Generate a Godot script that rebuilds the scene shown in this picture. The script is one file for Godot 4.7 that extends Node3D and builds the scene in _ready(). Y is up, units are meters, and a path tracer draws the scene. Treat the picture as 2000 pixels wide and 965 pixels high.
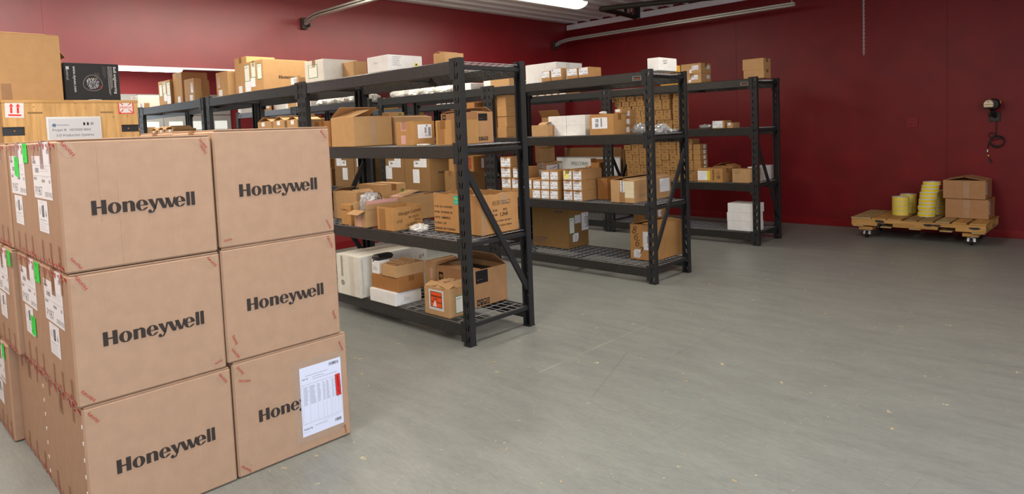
extends Node3D
# A stock room: red walls, grey painted floor, black steel racks full of cartons, a mirror along the end wall.
# x runs along the end wall (to the right), z towards the viewer, y up; metres.

const MIRROR_Z := -7.124
const WALL_X := 8.731
const CEIL := 3.06
const BACK_Z := 2.3
const NEAR_X := -2.6
const DAY := 13.5

var rng := RandomNumberGenerator.new()
var M := {}
var cells := {}
var atlas: Image
var atlas_at := Vector2i(4, 4)
var atlas_row := 0
var glyph_pages := {}
var mesh_cache := {}
var names := {}

# ------------------------------------------------------------------ mesh building
class MB:
	var v := PackedVector3Array()
	var n := PackedVector3Array()
	var t := PackedVector2Array()
	var ix := PackedInt32Array()
	func quad(a: Vector3, b: Vector3, c: Vector3, d: Vector3, r := Rect2(0, 0, 1, 1)) -> void:
		var nn := (b - a).cross(d - a)
		if nn.length() < 1e-12:
			nn = (c - b).cross(d - b)
		nn = nn.normalized()
		var k := v.size()
		v.append_array([a, b, c, d])
		n.append_array([nn, nn, nn, nn])
		t.append_array([Vector2(r.position.x, r.end.y), r.end, Vector2(r.end.x, r.position.y), r.position])
		ix.append_array([k, k + 2, k + 1, k, k + 3, k + 2])
	func quad_out(a: Vector3, b: Vector3, c: Vector3, d: Vector3, o: Vector3) -> void:
		if (b - a).cross(d - a).dot(o) < 0.0:
			quad(a, d, c, b)
		else:
			quad(a, b, c, d)
	func tri_out(a: Vector3, b: Vector3, c: Vector3, o: Vector3) -> void:
		var nn := (b - a).cross(c - a).normalized()
		if nn.dot(o) < 0.0:
			var s := b
			b = c
			c = s
			nn = -nn
		var k := v.size()
		v.append_array([a, b, c])
		n.append_array([nn, nn, nn])
		t.append_array([Vector2(a.x, -a.y), Vector2(b.x, -b.y), Vector2(c.x, -c.y)])
		ix.append_array([k, k + 2, k + 1])
	func box(ctr: Vector3, s: Vector3, bas := Basis.IDENTITY) -> void:
		for ax in 3:
			for sg in [-1.0, 1.0]:
				var u := (ax + 1) % 3
				var w := (ax + 2) % 3
				var p := []
				for q in [[-1, -1], [1, -1], [1, 1], [-1, 1]]:
					var e := Vector3.ZERO
					e[ax] = sg * s[ax] / 2
					e[u] = q[0] * s[u] / 2
					e[w] = q[1] * s[w] / 2
					p.append(ctr + bas * e)
				var o := Vector3.ZERO
				o[ax] = sg
				quad_out(p[0], p[1], p[2], p[3], bas * o)
	func chbox(ctr: Vector3, s: Vector3, c: float, bas := Basis.IDENTITY) -> void:
		var h := s / 2
		c = minf(c, minf(h.x, minf(h.y, h.z)) * 0.9)
		for ax in 3:
			var u := (ax + 1) % 3
			var w := (ax + 2) % 3
			for sg in [-1.0, 1.0]:
				var p := []
				for q in [[-1, -1], [1, -1], [1, 1], [-1, 1]]:
					var e := Vector3.ZERO
					e[ax] = sg * h[ax]
					e[u] = q[0] * (h[u] - c)
					e[w] = q[1] * (h[w] - c)
					p.append(ctr + bas * e)
				var o := Vector3.ZERO
				o[ax] = sg
				quad_out(p[0], p[1], p[2], p[3], bas * o)
			for su in [-1.0, 1.0]:
				for sw in [-1.0, 1.0]:
					var p := []
					for q in [[0, -1], [0, 1], [1, 1], [1, -1]]:
						var e := Vector3.ZERO
						e[ax] = q[1] * (h[ax] - c)
						e[u] = su * (h[u] - (0.0 if q[0] == 0 else c))
						e[w] = sw * (h[w] - (c if q[0] == 0 else 0.0))
						p.append(ctr + bas * e)
					var o := Vector3.ZERO
					o[u] = su
					o[w] = sw
					quad_out(p[0], p[1], p[2], p[3], bas * o)
		for sx in [-1.0, 1.0]:
			for sy in [-1.0, 1.0]:
				for sz in [-1.0, 1.0]:
					var o := Vector3(sx, sy, sz)
					tri_out(ctr + bas * (o * Vector3(h.x, h.y - c, h.z - c)), ctr + bas * (o * Vector3(h.x - c, h.y, h.z - c)), ctr + bas * (o * Vector3(h.x - c, h.y - c, h.z)), bas * o)
	func bar(p: Vector3, q: Vector3, w: float, h: float) -> void:  # a box section from p to q
		var z := (q - p).normalized()
		var x := Vector3.UP.cross(z)
		if x.length() < 0.01:
			x = Vector3.RIGHT
		x = x.normalized()
		box((p + q) / 2, Vector3(w, h, p.distance_to(q)), Basis(x, z.cross(x), z))
	func tube(pts: Array, r: float, sides := 8, caps := true) -> void:
		var rings := []
		var prev := Vector3.ZERO
		for i in pts.size():
			var d: Vector3 = (pts[mini(i + 1, pts.size() - 1)] - pts[maxi(i - 1, 0)]).normalized()
			var x := prev - d * prev.dot(d)
			if i == 0 or x.length() < 0.01:
				x = d.cross(Vector3.UP if absf(d.y) < 0.9 else Vector3.RIGHT)
			x = x.normalized()
			prev = x
			var y := d.cross(x)
			var ring := []
			for k in sides:
				var a := TAU * k / sides
				ring.append([pts[i] + (x * cos(a) + y * sin(a)) * r, x * cos(a) + y * sin(a)])
			rings.append(ring)
		for i in pts.size() - 1:
			for k in sides:
				smooth_quad(rings[i][k], rings[i][(k + 1) % sides], rings[i + 1][(k + 1) % sides], rings[i + 1][k])
		if caps:
			for e in [0, pts.size() - 1]:
				var d: Vector3 = pts[0] - pts[1] if e == 0 else pts[e] - pts[e - 1]
				for k in range(1, sides - 1):
					tri_out(rings[e][0][0], rings[e][k][0], rings[e][k + 1][0], d)
	func smooth_quad(a: Array, b: Array, c: Array, d: Array) -> void:
		var k := v.size()
		v.append_array([a[0], b[0], c[0], d[0]])
		n.append_array([a[1], b[1], c[1], d[1]])
		t.append_array([Vector2(0, 1), Vector2(1, 1), Vector2(1, 0), Vector2(0, 0)])
		var g: Vector3 = (b[0] - a[0]).cross(d[0] - a[0])
		if g.dot(a[1]) < 0.0:
			ix.append_array([k, k + 1, k + 2, k, k + 2, k + 3])
		else:
			ix.append_array([k, k + 2, k + 1, k, k + 3, k + 2])
	func lathe(prof: Array, sides: int, bas := Basis.IDENTITY, at := Vector3.ZERO) -> void:  # profile of (radius, height), flat facets along it
		for i in prof.size() - 1:
			var p: Vector2 = prof[i]
			var q: Vector2 = prof[i + 1]
			var nn := Vector2(q.y - p.y, p.x - q.x).normalized()
			for k in sides:
				var a := TAU * k / sides
				var b := TAU * (k + 1) / sides
				var f := func(r: float, y: float, w: float) -> Array: return [at + bas * Vector3(r * cos(w), y, r * sin(w)), bas * Vector3(nn.x * cos(w), nn.y, nn.x * sin(w))]
				smooth_quad(f.call(p.x, p.y, a), f.call(p.x, p.y, b), f.call(q.x, q.y, b), f.call(q.x, q.y, a))
	func mesh() -> ArrayMesh:
		var arr := []
		arr.resize(Mesh.ARRAY_MAX)
		arr[Mesh.ARRAY_VERTEX] = v
		arr[Mesh.ARRAY_NORMAL] = n
		arr[Mesh.ARRAY_TEX_UV] = t
		arr[Mesh.ARRAY_INDEX] = ix
		var m := ArrayMesh.new()
		m.add_surface_from_arrays(Mesh.PRIMITIVE_TRIANGLES, arr)
		return m

func obj(called: String, mesh: Mesh, mat: Material, parent: Node = self, at := Vector3.ZERO) -> MeshInstance3D:
	var o := MeshInstance3D.new()
	o.name = numbered(called) if parent == self else called
	o.mesh = mesh
	o.material_override = mat
	o.position = at
	parent.add_child(o, true)
	return o

func numbered(called: String) -> String:
	if not names.has(called):
		names[called] = 0
		return called
	names[called] += 1
	return "%s_%03d" % [called, names[called]]

func thing(called: String, label: String, category: String, at := Vector3.ZERO, turn := 0.0, group := "") -> Node3D:
	var o := Node3D.new()
	o.name = numbered(called)
	add_child(o)
	o.position = at
	o.rotation.y = deg_to_rad(turn)
	return tag(o, label, category, group)

func tag(o: Node3D, label: String, category: String, group := "") -> Node3D:
	o.set_meta("label", label)
	o.set_meta("category", category)
	if group:
		o.set_meta("group", group)
	return o

func struct(called: String, label := "") -> Node3D:
	var o := Node3D.new()
	o.name = called
	add_child(o)
	o.set_meta("kind", "structure")
	if label:
		o.set_meta("label", label)
	return o

func copy(o: Node3D, label: String, at: Vector3, turn := 0.0) -> Node3D:
	var c: Node3D = o.duplicate()
	c.name = numbered(String(o.name).rstrip("0123456789").trim_suffix("_"))
	add_child(c)
	c.position = at
	c.rotation.y = deg_to_rad(turn)
	c.set_meta("label", label)
	return c

# ------------------------------------------------------------------ materials
func plain(color: Color, rough := 0.6, metal := 0.0, spec := 0.5) -> StandardMaterial3D:
	var m := StandardMaterial3D.new()
	m.albedo_color = color
	m.roughness = rough
	m.metallic = metal
	m.metallic_specular = spec
	return m

func noise_tex(freq: float, dark: float, size := 512, kind := FastNoiseLite.TYPE_SIMPLEX_SMOOTH, octaves := 4, sd := 1) -> ImageTexture:
	var f := FastNoiseLite.new()
	f.noise_type = kind
	f.frequency = freq
	f.fractal_octaves = octaves
	f.seed = sd
	var im := f.get_seamless_image(size, size)
	im.convert(Image.FORMAT_L8)
	var d := im.get_data()
	for i in d.size():
		d[i] = int(255.0 * (dark + (1.0 - dark) * d[i] / 255.0))
	return ImageTexture.create_from_image(Image.create_from_data(size, size, false, Image.FORMAT_L8, d))

func flute_tex() -> ImageTexture:  # the faint upright flutes of corrugated board, with blotches
	var f := FastNoiseLite.new()
	f.frequency = 0.012
	f.seed = 5
	var b := f.get_seamless_image(512, 512)
	b.convert(Image.FORMAT_L8)
	var d := b.get_data()
	rng.seed = 8
	for x in 512:
		var col := 0.993 + 0.007 * sin(TAU * x / 8.0) + rng.randf_range(-0.008, 0.008)
		for y in 512:
			var i := y * 512 + x
			d[i] = int(clampf(255.0 * col * (0.955 + 0.045 * d[i] / 255.0) + rng.randf_range(-3, 3), 0, 255))
	return ImageTexture.create_from_image(Image.create_from_data(512, 512, false, Image.FORMAT_L8, d))

func board(color: Color, rough := 0.72) -> StandardMaterial3D:
	var m := plain(color, rough, 0.0, 0.35)
	m.albedo_texture = M.flute
	m.uv1_triplanar = true
	m.uv1_scale = Vector3(2.2, 2.2, 2.2)
	return m

func diamond_tex() -> Image:   # tread plate: short raised bars, leaning one way and the other in turn
	var im := Image.create(256, 128, false, Image.FORMAT_L8)
	im.fill(Color(0, 0, 0))
	for k in 12:
		for row in 4:
			var cx := (k + 0.5) * 256.0 / 12.0
			var cy := (row + (0.25 if k % 2 == 0 else 0.75)) * 32.0
			var up := k % 2 == 0
			for y in range(-14, 15):
				for x in range(-14, 15):
					var a := (x * 0.55 + y * 0.835) if up else (x * 0.55 - y * 0.835)
					var b := (x * 0.835 - y * 0.55) if up else (x * 0.835 + y * 0.55)
					var r := (a * a) / 132.0 + (b * b) / 13.0
					if r < 1.0:
						var hgt := minf(1.0, (1.0 - r) * 2.0)
						im.set_pixel(posmod(int(cx) + x, 256), posmod(int(cy) + y, 128), Color(hgt, hgt, hgt))
	return im

func make_materials() -> void:
	M.flute = flute_tex()
	M.tan = board(Color8(186, 147, 104))
	M.tan2 = board(Color8(174, 131, 84))
	M.golden = board(Color8(190, 149, 102))
	M.orange = board(Color8(180, 134, 82))
	M.brown = board(Color8(160, 110, 62))
	M.little = board(Color8(164, 124, 76))
	M.kraft = board(Color8(176, 132, 92))
	M.export = board(Color8(184, 136, 86))
	M.darktan = board(Color8(146, 110, 70))
	M.darkkraft = board(Color8(140, 106, 62))
	M.honey = board(Color8(178, 145, 119), 0.6)
	M.honey_side = board(Color8(190, 146, 98), 0.6)
	M.yellow = board(Color8(214, 158, 56))
	M.white = board(Color8(232, 230, 228))
	M.offwhite = board(Color8(218, 214, 204))
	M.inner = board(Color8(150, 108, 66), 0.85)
	M.sheet = board(Color8(128, 94, 60), 0.85)
	var fine := noise_tex(0.25, 0.55, 256, FastNoiseLite.TYPE_SIMPLEX, 2, 3)
	M.steel = plain(Color8(42, 42, 43), 0.55, 0.0, 0.33)
	M.steel.heightmap_enabled = true
	M.steel.heightmap_texture = fine
	M.steel.heightmap_scale = 0.02
	M.steel.uv1_triplanar = true
	M.steel.uv1_scale = Vector3(3, 3, 3)
	M.tread = plain(Color8(46, 44, 43), 0.40, 0.0, 0.5)
	var dt := diamond_tex()
	M.tread.heightmap_enabled = true
	M.tread.heightmap_texture = ImageTexture.create_from_image(dt)
	M.tread.heightmap_scale = 0.35
	var bar_wear := Image.create(256, 128, false, Image.FORMAT_L8)
	for y in 128:
		for x in 256:
			var c := 0.62 + 0.38 * dt.get_pixel(x, y).r
			bar_wear.set_pixel(x, y, Color(c, c, c))
	M.tread.albedo_texture = ImageTexture.create_from_image(bar_wear)  # raised bars lighter where their paint is rubbed
	M.tread.albedo_color = Color8(60, 57, 54)
	M.zinc = plain(Color8(186, 188, 192), 0.36, 0.45)
	M.bolt = plain(Color8(150, 150, 154), 0.35, 0.9)
	M.black = plain(Color8(16, 16, 17), 0.42)
	M.rubber = plain(Color8(18, 18, 19), 0.55)
	M.ink = plain(Color8(58, 50, 46), 0.75, 0.0, 0.3)
	M.clear = plain(Color(0.86, 0.82, 0.76, 0.14), 0.16)
	M.clear.transparency = BaseMaterial3D.TRANSPARENCY_ALPHA
	M.tape = plain(Color8(160, 112, 64), 0.3)
	M.tape.albedo_color.a = 0.40
	M.tape.transparency = BaseMaterial3D.TRANSPARENCY_ALPHA
	M.tape_faint = plain(Color(0.80, 0.68, 0.56, 0.28), 0.35)
	M.tape_faint.transparency = BaseMaterial3D.TRANSPARENCY_ALPHA
	M.bag = plain(Color8(150, 150, 152), 0.16, 0.0, 0.9)
	M.bag.clearcoat_enabled = true
	M.bag.clearcoat = 0.8
	M.bag.clearcoat_roughness = 0.08
	M.bag_white = plain(Color8(214, 212, 206), 0.22, 0.0, 0.7)
	M.bag_clear = plain(Color(0.80, 0.80, 0.82, 0.42), 0.2, 0.0, 0.9)
	M.bag_clear.transparency = BaseMaterial3D.TRANSPARENCY_ALPHA
	# walls: eggshell red paint with roller texture
	var peel := noise_tex(0.09, 0.0, 256, FastNoiseLite.TYPE_SIMPLEX, 3, 21)
	M.red = plain(Color8(120, 15, 23), 0.46, 0.0, 0.42)
	M.red.albedo_texture = noise_tex(0.006, 0.90, 512, FastNoiseLite.TYPE_SIMPLEX_SMOOTH, 4, 31)
	M.red.heightmap_enabled = true
	M.red.heightmap_texture = peel
	M.red.heightmap_scale = 0.03
	M.red.uv1_triplanar = true
	M.red.uv1_world_triplanar = true
	M.red.uv1_scale = Vector3(0.8, 0.8, 0.8)
	M.red_end = M.red.duplicate()
	M.red_end.albedo_color = Color8(138, 20, 30)
	M.red_end.metallic_specular = 0.74
	M.red_end.roughness = 0.42
	M.red_back_lit = plain(Color8(196, 74, 82), 0.6)  # wall red lightened: the brightness of its mirror image is in the colour
	M.red_trim = plain(Color8(124, 18, 26), 0.3)
	M.galv = plain(Color8(222, 220, 218), 0.4, 0.1)
	M.white_trim = plain(Color8(236, 236, 240), 0.45)
	M.white_paint = plain(Color8(224, 224, 222), 0.4)
	M.mirror = plain(Color8(236, 238, 238), 0.0, 1.0)
	M.track = plain(Color8(186, 186, 178), 0.4, 0.4)
	M.darkpipe = plain(Color8(58, 54, 46), 0.5, 0.3)
	M.lens = plain(Color8(250, 248, 240), 0.4)
	M.lens.emission_enabled = true
	M.lens.emission = Color(1.0, 0.97, 0.90)
	M.lens.emission_energy_multiplier = 3.0
	M.endcap = plain(Color8(214, 206, 160), 0.4)
	M.pane = plain(Color8(240, 244, 246), 0.3)
	M.pane.emission_enabled = true
	M.pane.emission = Color(0.96, 0.97, 0.92)
	M.pane.emission_energy_multiplier = 0.8
	M.day_pane = plain(Color8(236, 240, 244), 0.3)
	M.day_pane.emission_enabled = true
	M.day_pane.emission = Color(0.86, 0.93, 1.0)
	M.day_pane.emission_energy_multiplier = 1.5
	M.wood = wood(Color8(214, 166, 102), 5)
	M.wood_old = wood(Color8(196, 172, 126), 6)
	M.wood_dark = wood(Color8(170, 140, 98), 7)
	M.ply = wood(Color8(240, 196, 134), 9, true)
	M.ply_edge = wood(Color8(222, 178, 116), 10)
	M.roll_yellow = plain(Color8(236, 210, 16), 0.4)
	M.roll_white = plain(Color8(226, 222, 206), 0.4)
	M.cream = plain(Color8(222, 206, 172), 0.4)
	M.tag_white = plain(Color8(225, 225, 222), 0.5)
	M.tag_yellow = plain(Color8(228, 196, 40), 0.5)
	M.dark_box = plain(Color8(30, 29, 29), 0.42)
	M.floor = floor_paint()

func wood(c: Color, sd: int, upright := false) -> StandardMaterial3D:
	var f := FastNoiseLite.new()
	f.seed = sd
	f.frequency = 0.02
	f.domain_warp_enabled = true
	f.domain_warp_amplitude = 26.0
	f.domain_warp_frequency = 0.004
	var im := Image.create(256, 256, false, Image.FORMAT_RGB8)
	for y in 256:
		for x in 256:
			var g := f.get_noise_2d(x * 0.35, y * 4.0) * 0.5 + 0.5
			var h := f.get_noise_2d(x * 1.0 + 900.0, y * 14.0) * 0.5 + 0.5
			var k := 0.70 + 0.24 * g + 0.08 * h
			im.set_pixel(x, y, Color(k, k * (0.95 + 0.05 * g), k * (0.88 + 0.12 * g)))
	if upright:
		im.rotate_90(CLOCKWISE)
	var m := plain(c, 0.65, 0.0, 0.35)
	m.albedo_texture = ImageTexture.create_from_image(im)
	m.uv1_triplanar = true
	m.uv1_scale = Vector3(1.1, 1.1, 1.1)
	return m

func line(im: Image, p: Vector2, q: Vector2, w: int, c: Color) -> void:
	var steps := int(p.distance_to(q)) + 1
	for i in steps + 1:
		var s := p.lerp(q, float(i) / steps)
		im.fill_rect(Rect2i(int(s.x), int(s.y), w, w), c)

func floor_paint() -> StandardMaterial3D:
	var f := FastNoiseLite.new()
	f.seed = 11
	f.frequency = 0.010
	f.fractal_octaves = 6
	f.fractal_gain = 0.62
	var im := f.get_seamless_image(1024, 1024)
	im.convert(Image.FORMAT_L8)
	var d := im.get_data()
	f.seed = 12
	f.frequency = 0.07
	f.fractal_octaves = 3
	var im2 := f.get_seamless_image(1024, 1024)
	im2.convert(Image.FORMAT_L8)
	var d2 := im2.get_data()
	var out := PackedByteArray()
	out.resize(d.size() * 3)
	rng.seed = 4
	for i in d.size():
		var k := 0.83 + 0.09 * d[i] / 255.0 + 0.09 * d2[i] / 255.0 + rng.randf_range(-0.02, 0.02)
		out[i * 3] = int(clampf(k * 255.0, 0, 255))
		out[i * 3 + 1] = int(clampf(k * 254.0, 0, 255))
		out[i * 3 + 2] = int(clampf((k * 0.985 + 0.012) * 250.0, 0, 255))
	var m := plain(Color8(138, 141, 140), 0.42, 0.0, 0.45)
	m.albedo_texture = ImageTexture.create_from_image(Image.create_from_data(1024, 1024, false, Image.FORMAT_RGB8, out))
	m.roughness_texture = noise_tex(0.02, 0.88, 512, FastNoiseLite.TYPE_SIMPLEX_SMOOTH, 5, 17)
	m.heightmap_enabled = true
	m.heightmap_texture = noise_tex(0.05, 0.0, 512, FastNoiseLite.TYPE_SIMPLEX_SMOOTH, 4, 18)
	m.heightmap_scale = 0.05
	m.uv1_scale = Vector3(0.75, 0.17, 1)
	# wear of its own shape: chips, scrapes and the joint lines, six metres to the tile
	var w := Image.create(2048, 2048, false, Image.FORMAT_RGBA8)
	w.fill(Color(0, 0, 0, 0))
	rng.seed = 77
	for k in 3800:
		var p := Vector2(rng.randf() * 2040, rng.randf() * 2040)
		var a := rng.randf_range(-0.5, 0.5) + (0.0 if rng.randf() < 0.6 else 1.2)
		var l := rng.randf_range(6, 70) * (1.0 if rng.randf() < 0.9 else 3.0)
		var c := Color8(206, 203, 190, 75) if rng.randf() < 0.7 else Color8(70, 70, 68, 36)
		line(w, p, p + Vector2(cos(a), sin(a)) * l, 1, c)
	for k in 1500:
		var p := Vector2i(rng.randi_range(0, 2040), rng.randi_range(0, 2040))
		var s := 1 + int(pow(rng.randf(), 6.0) * 4.0)
		var c: Color = [Color8(196, 170, 116, 190), Color8(200, 186, 150, 170), Color8(200, 190, 160, 200)][rng.randi() % 3]
		for j in 2 + s:
			w.fill_rect(Rect2i(p + Vector2i(rng.randi_range(-s, s), rng.randi_range(-s, s)), Vector2i(rng.randi_range(1, s + 2), rng.randi_range(1, s + 1))), c)
	var px := 2048.0 / 6.0
	for e in [[2.62, 3.30, 2.05, 2.30], [3.30, 4.20, 2.04, 2.04], [3.64, 3.64, 2.49, 4.9], [5.06, 5.85, 3.10, 3.02]]:   # plywood joints under the paint
		line(w, Vector2(e[0], e[2]) * px, Vector2(e[1], e[3]) * px, 2, Color8(92, 92, 88, 90))
	for y in [2.49, 5.2]:   # joints run with the end wall
		var x := 0.0
		while x < 2047.0:
			var l := rng.randf_range(30, 120)
			line(w, Vector2(x, y * px + rng.randf_range(-1, 1)), Vector2(minf(x + l, 2047), y * px + rng.randf_range(-1, 1)), 2 if rng.randf() < 0.8 else 3, Color8(186, 180, 160, (150 if rng.randf() < 0.7 else 90) if x > 840 and x < 1260 and y < 3.0 else 40))
			x += l
	m.detail_enabled = true
	m.detail_blend_mode = BaseMaterial3D.BLEND_MODE_MIX
	m.detail_albedo = ImageTexture.create_from_image(w)
	m.detail_uv_layer = BaseMaterial3D.DETAIL_UV_2
	m.uv2_scale = Vector3(1.0 / 6.0, 1.0 / 6.0, 1)
	return m

# ------------------------------------------------------------------ lettering and print
func font(style: String) -> RID:
	if not glyph_pages.has(style):
		var f := SystemFont.new()
		f.font_names = PackedStringArray([{"serif": "Droid Serif", "serifbold": "Droid Serif", "mono": "Droid Sans Mono"}.get(style, "Droid Sans")])
		f.font_weight = 700 if style.ends_with("bold") else 400
		glyph_pages[style] = [f, f.get_rids()[0]]
	return glyph_pages[style][1]

func text(im: Image, s: String, x: float, y: float, px: int, c: Color, style := "sans", jit := 0.0, shear := 0.0) -> float:
	var ts := TextServerManager.get_primary_interface()
	var rid := font(style)
	var size := Vector2i(px, 0)
	for i in s.length():
		var g := ts.font_get_glyph_index(rid, px, s.unicode_at(i), 0)
		ts.font_render_glyph(rid, size, g)
		var uv := ts.font_get_glyph_uv_rect(rid, size, g)
		if uv.size.x > 0:
			var key := "%s/%d/%d" % [style, px, g]
			if not mesh_cache.has(key):
				var pg := ts.font_get_texture_image(rid, size, ts.font_get_glyph_texture_idx(rid, size, g))
				mesh_cache[key] = pg.get_region(Rect2i(uv))
			var gi: Image = mesh_cache[key]
			var off := ts.font_get_glyph_offset(rid, size, g)
			var oy := rng.randf_range(-jit, jit)
			for py in gi.get_height():
				for qx in gi.get_width():
					var a := gi.get_pixel(qx, py).a
					if a > 0.02:
						var tx := int(x + off.x - (off.y + py) * shear) + qx
						var ty := int(y + off.y + oy) + py
						if tx >= 0 and ty >= 0 and tx < im.get_width() and ty < im.get_height():
							var o := im.get_pixel(tx, ty)
							im.set_pixel(tx, ty, Color(o.lerp(c, a), maxf(o.a, a)))
		x += ts.font_get_glyph_advance(rid, px, g).x
	return x

func hand(im: Image, s: String, x: float, y: float, px: int, c: Color, slope := 0.0) -> void:  # a felt pen
	for i in s.length():
		x = text(im, s[i], x - px * 0.03, y + slope * i * px * 0.5, px + rng.randi_range(-2, 2), c, "sans", px * 0.07, 0.28)

func put(called: String, im: Image) -> void:
	var w := im.get_width()
	var h := im.get_height()
	if atlas_at.x + w + 4 > 2048:
		atlas_at = Vector2i(4, atlas_at.y + atlas_row + 6)
		atlas_row = 0
	if atlas_at.y + h + 4 > 2048:
		printerr("atlas full at ", called)
		return
	# a margin of the picture's own edge keeps neighbours from bleeding in
	for e in [Vector2i(-1, 0), Vector2i(1, 0), Vector2i(0, -1), Vector2i(0, 1)]:
		atlas.blit_rect(im, Rect2i(0, 0, w, h), atlas_at + e)
	atlas.blit_rect(im, Rect2i(0, 0, w, h), atlas_at)
	cells[called] = Rect2((atlas_at.x + 0.5) / 2048.0, (atlas_at.y + 0.5) / 2048.0, (w - 1.0) / 2048.0, (h - 1.0) / 2048.0)
	atlas_at.x += w + 6
	atlas_row = maxi(atlas_row, h)

func card(w: int, h: int, c := Color(0, 0, 0, 0)) -> Image:
	var im := Image.create(w, h, false, Image.FORMAT_RGBA8)
	im.fill(c)
	return im

func bars(im: Image, x: int, y: int, w: int, h: int, c := Color8(30, 30, 32)) -> void:
	var k := x
	while k < x + w - 2:
		var b := rng.randi_range(1, 3)
		im.fill_rect(Rect2i(k, y, mini(b, x + w - k), h), c)
		k += b + rng.randi_range(1, 3)

func lines(im: Image, x: int, y: int, w: int, rows: int, step: int, c := Color8(110, 110, 116), th := 1) -> void:  # small print nobody can read
	for r in rows:
		var k := x
		var l := w * rng.randf_range(0.55, 1.0)
		while k < x + l:
			var b := rng.randi_range(2, 9)
			im.fill_rect(Rect2i(k, y + r * step, b, th), c)
			k += b + 2

func disc(im: Image, cx: float, cy: float, r: float, c: Color, r0 := 0.0) -> void:
	for y in range(int(cy - r), int(cy + r) + 1):
		for x in range(int(cx - r), int(cx + r) + 1):
			var q := Vector2(x - cx, y - cy).length()
			if q <= r and q >= r0 and x >= 0 and y >= 0 and x < im.get_width() and y < im.get_height():
				im.set_pixel(x, y, c)

func frame(im: Image, r: Rect2i, w: int, c: Color) -> void:
	im.fill_rect(Rect2i(r.position, Vector2i(r.size.x, w)), c)
	im.fill_rect(Rect2i(r.position + Vector2i(0, r.size.y - w), Vector2i(r.size.x, w)), c)
	im.fill_rect(Rect2i(r.position, Vector2i(w, r.size.y)), c)
	im.fill_rect(Rect2i(r.position + Vector2i(r.size.x - w, 0), Vector2i(w, r.size.y)), c)

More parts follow.
